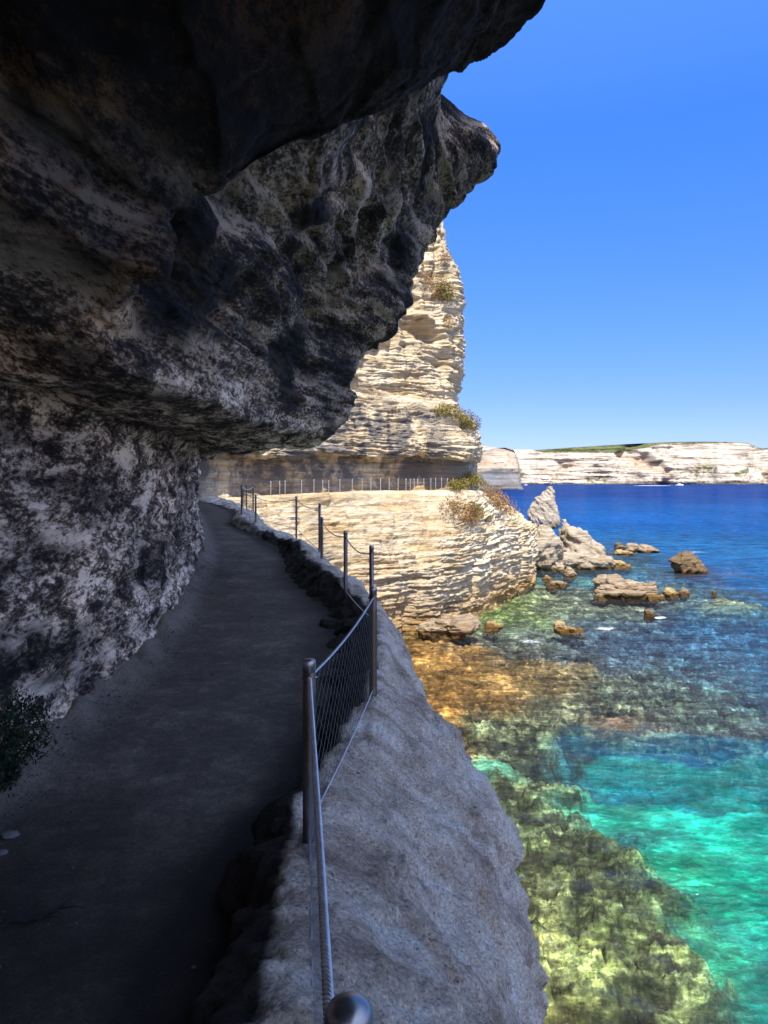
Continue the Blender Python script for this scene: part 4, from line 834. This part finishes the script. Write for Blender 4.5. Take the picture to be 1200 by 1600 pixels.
# ------------------------------------------------------------------ boats far out
def boat(label, px, py, length, heading):
    p = SEA(px, py); b = empty('motorboat', p); b.rotation_euler[2] = heading; L = length
    tag(b, label, 'boat'); n = 14; t = np.linspace(0, 1, n); V = []
    for tt in t:
        hw = L*.16*min(1, (1-tt)**.5*1.4+.0); hz = L*(.12+.05*tt)
        V += [(L*(tt-.5), -hw, hz), (L*(tt-.5), -hw*.6, -L*.02), (L*(tt-.5), hw*.6, -L*.02), (L*(tt-.5), hw, hz)]
    Q = [[i*4+j, i*4+j+1, (i+1)*4+j+1, (i+1)*4+j] for i in range(n-1) for j in range(3)]+[[i*4+3, i*4, (i+1)*4, (i+1)*4+3] for i in range(n-1)]+[[0, 3, 2, 1]]
    mb = MB(); mb.add(V, Q); mb.build('hull', M['hull'], b, smooth=False)
    mb = MB(); mb.box((-.05*L, 0, .19*L), (.17*L, .10*L, .055*L)); mb.box((-.08*L, 0, .262*L), (.15*L, .11*L, .012*L)); ca = mb.build('cabin', M['hull'], b, smooth=False)
    mb = MB(); mb.box((-.05*L, 0, .20*L), (.173*L, .103*L, .022*L)); mb.build('window', M['glass'], ca, smooth=False)
    mb = MB(); mb.tube([(-.2*L, 0, .2*L), (-.22*L, 0, .42*L)], .008*L, 6); mb.build('mast', M['cable'], b)
boat('white motorboat with a long wake below the white cliffs', 1062, 758.6, 16, 0.15)
boat('small white boat near the foot of the low headland', 822, 758.3, 9, 0.6)

# ------------------------------------------------------------------ scrub on the ledges
def leaf_clump(name, label, cat, spots, mat, n, leaf, seed, group=None, spread=(1, .8, .7), stems=True, stemlen=None):
    rs = np.random.RandomState(seed); V = []; T_ = []
    spots = np.array(spots, float); o0 = spots[0].copy()
    cl = []
    for s_ in spots: cl.append(s_)
    base = np.repeat(np.array(cl), n, 0); m_n = len(base)
    dr = rs.normal(size=(m_n, 3)); dr /= np.linalg.norm(dr, axis=1)[:, None]; rad_ = rs.uniform(.25, 1, m_n)**.6
    sz = leaf*16*np.repeat(rs.uniform(.6, 1.25, len(cl)), n)
    ctr = base+dr*rad_[:, None]*sz[:, None]*.5*np.array(spread); ctr[:, 2] += sz*.12
    tone = np.clip(.5+.8*fbm(ctr, 1.2/(leaf*14), 3)+rs.normal(size=m_n)*.22, 0, 1)
    a = rs.normal(size=(m_n, 3))+dr*1.0; a[:, 2] += .5; a /= np.linalg.norm(a, axis=1)[:, None]; b = np.cross(a, rs.normal(size=(m_n, 3))); b /= np.linalg.norm(b, axis=1)[:, None]
    l = leaf*rs.uniform(.6, 1.4, m_n)[:, None]
    tri = np.stack([ctr-b*l*.28, ctr+a*l*.9-b*l*.0, ctr+b*l*.28, ctr-a*l*.5], 1).reshape(-1, 3)-o0
    Q = np.arange(m_n*4).reshape(-1, 4)
    me = mesh_np('foliage', tri, Q); add_attr(me, 'tone', np.repeat(tone, 4))
    if not stems or len(spots) and group:
        o = link_mesh(name, me, mat, None, False); o.location = o0; return tag(o, label, cat, group)
    e = empty(name, o0); tag(e, label, cat, group); link_mesh('foliage', me, mat, e, False)
    for s_ in cl:
        for k in range(2):
            mb = MB()
            tip = rs.normal(size=3)*leaf*4; tip[2] = abs(tip[2])+leaf*3; q = s_-o0
            mb.tube([q+(0, 0, -leaf*2), q+tip*.5+rs.normal(size=3)*leaf*.5, q+tip], [leaf*.18, leaf*.12, leaf*.05], 4, False)
            mb.build('stem', M['twig'], e)
    return e
def scatter(px0, py0, px1, py1, n, seed, pad=0):
    rs = np.random.RandomState(seed); out = []
    for _ in range(n):
        t = rs.rand(); out.append(cliff_at(px0+(px1-px0)*t+rs.normal()*pad, py0+(py1-py0)*t+rs.normal()*pad)+np.array([.05, -.30, .28]))
    return out
GR = 'scrub growing on the sunlit cliff'
leaf_clump('shrub', 'rounded green shrub at the end of the cut walkway', 'shrub', scatter(714, 762, 726, 764, 5, 1, 1.5), M['olive'], 260, .11, 1, GR)
leaf_clump('shrub', 'ochre green shrub on the cliff corner above the water', 'shrub', scatter(734, 756, 764, 762, 9, 2, 2), M['olive'], 240, .12, 2, GR)
leaf_clump('shrub', 'brown dry scrub running down the cliff edge towards the boulders', 'shrub', scatter(762, 774, 806, 806, 16, 3, 3), M['dry'], 180, .12, 3, GR)
leaf_clump('shrub', 'brown dry scrub patch lowest on the cliff face', 'shrub', scatter(704, 798, 738, 818, 14, 4, 5), M['dry'], 170, .11, 4, GR)
leaf_clump('shrub', 'olive green scrub patch beside the brown patch on the cliff face', 'shrub', scatter(738, 798, 758, 818, 7, 5, 3), M['olive'], 170, .10, 5, GR)
leaf_clump('shrub', 'ochre scrub along the shelf at the foot of the tall cliff tower', 'shrub', scatter(686, 648, 742, 668, 16, 6, 3), M['olive'], 200, .11, 6, GR)
leaf_clump('shrub', 'green scrub high in the gully of the cliff tower', 'shrub', scatter(692, 446, 702, 476, 7, 7, 3), M['olive'], 170, .11, 7, GR)
leaf_clump('shrub', 'ochre scrub left of the gully high on the cliff tower', 'shrub', scatter(668, 440, 688, 470, 9, 8, 4), M['dry'], 150, .10, 8, GR)
leaf_clump('shrub', 'small brown tuft topmost on the cliff tower edge', 'shrub', scatter(694, 408, 704, 418, 4, 9, 2), M['dry'], 150, .08, 9, GR)
leaf_clump('shrub', 'ochre tuft halfway down the cliff tower', 'shrub', scatter(700, 500, 708, 520, 4, 10, 3), M['dry'], 140, .07, 10, GR)
# dark bush against the cut wall
bb = [np.array([-2.84+.08*math.sin(k*2.3), 5.0+.12*k, EYE-2.2+.09*(k % 4)]) for k in range(8)]
leaf_clump('bush', 'dark green leafy bush at the foot of the cave wall', 'bush', bb, M['leaf'], 760, .026, 20, None, (1, 1, 1.1))
# dead twig lying on the path
def ray_floor(px, py, z=-2.4): d = F*(-z)/(py-750); return np.array([(px-600)/F*d, d, EYE+z])
mb = MB(); rs = np.random.RandomState(3)
a = ray_floor(-30, 1462); b = ray_floor(92, 1432); o0 = a+(0, 0, .03)
line = [a+(b-a)*t+np.array([0, rs.normal()*.012, .03+.02*math.sin(t*7)]) for t in np.linspace(0, 1, 9)]
mb.tube(np.array(line)-o0, np.linspace(.012, .005, 9), 6)
for k in (2, 3, 4, 5, 6, 7, 8):
    for sg in (1, -1):
        st_ = line[k]-o0; dirv = (b-a)/np.linalg.norm(b-a); sd = np.array([-dirv[1], dirv[0], 0])*sg
        L_ = rs.uniform(.05, .14); mb.tube([st_, st_+dirv*L_*.6+sd*L_*.4+(0, 0, .02), st_+dirv*L_*1.1+sd*L_*.75+(0, 0, .015)], [.006, .004, .002], 5)
o = mb.build('dead_twig', M['twig']); o.location = o0; tag(o, 'dead forked twig lying on the dark path', 'twig')
# chalk pebbles on the path's left border
for k, (px, py, r_, lb) in enumerate([(16, 1308, .045, 'largest white chalk pebble on the path below the bush'), (3, 1335, .03, 'small white chalk pebble at the picture edge below the largest one')]):
    p = ray_floor(px, py); nu = 24; th_ = np.linspace(0, 2*math.pi, nu, False); ph = np.linspace(.01, math.pi-.01, 14); PH, T2 = np.meshgrid(ph, th_, indexing='ij')
    Dn = np.stack([np.sin(PH)*np.cos(T2)*1.3, np.sin(PH)*np.sin(T2), np.cos(PH)*.5], -1); Dn = Dn*(1+.45*fbm(Dn+k*5, 1.2, 3))[..., None]*r_
    o = link_mesh('pebble', mesh_np('pebble', Dn, grid_quads(14, nu, wrap=True)), M['pebble']); o.location = p+(0, 0, r_*.35); tag(o, lb, 'pebble', 'white pebbles on the path')

# loose grit along the foot of the wall and on the path
rs = np.random.RandomState(12); V = []; Q = []; nb = 0; ico = np.array([(0,0,1),(.89,0,.45),(.28,.85,.45),(-.72,.53,.45),(-.72,-.53,.45),(.28,-.85,.45),(.72,.53,-.45),(-.28,.85,-.45),(-.89,0,-.45),(-.28,-.85,-.45),(.72,-.53,-.45),(0,0,-1)])
F_ = [(0,1,2),(0,2,3),(0,3,4),(0,4,5),(0,5,1),(1,6,2),(2,7,3),(3,8,4),(4,9,5),(5,10,1),(6,7,2),(7,8,3),(8,9,4),(9,10,5),(10,6,1),(11,7,6),(11,8,7),(11,9,8),(11,10,9),(11,6,10)]
for k in range(900):
    d = 2.8*math.exp(rs.rand()*1.9); near = rs.rand() < .93
    x = wall_x(d)+.12+abs(rs.normal())*.22 if near else wall_x(d)+.3+rs.rand()*(kerb_in(d)-wall_x(d)-.4)
    r_ = rs.uniform(.004, .014)*(1.6 if rs.rand() < .08 else 1)*.8; z = EYE+float(zfloor(np.array(d)))+.16*math.exp(-((x-wall_x(d))/.22)**2)+.004
    v = ico*rs.uniform(.6, 1.3, (12, 1))*r_*np.array([1.2, 1, .7]); a = rs.rand()*6.28; v = v@np.array([[math.cos(a), math.sin(a), 0], [-math.sin(a), math.cos(a), 0], [0, 0, 1]])
    V.append(v+(x, d, z)); Q += [[i+nb for i in f] for f in F_]; nb += 12
o = link_mesh('grit', mesh_np('grit', np.concatenate(V), np.array(Q)), mat_flat('grey_grit', (.07, .065, .055), .95), None, False); tag(o, 'loose grit and crumbs of rock on the path', 'grit', kind='stuff')
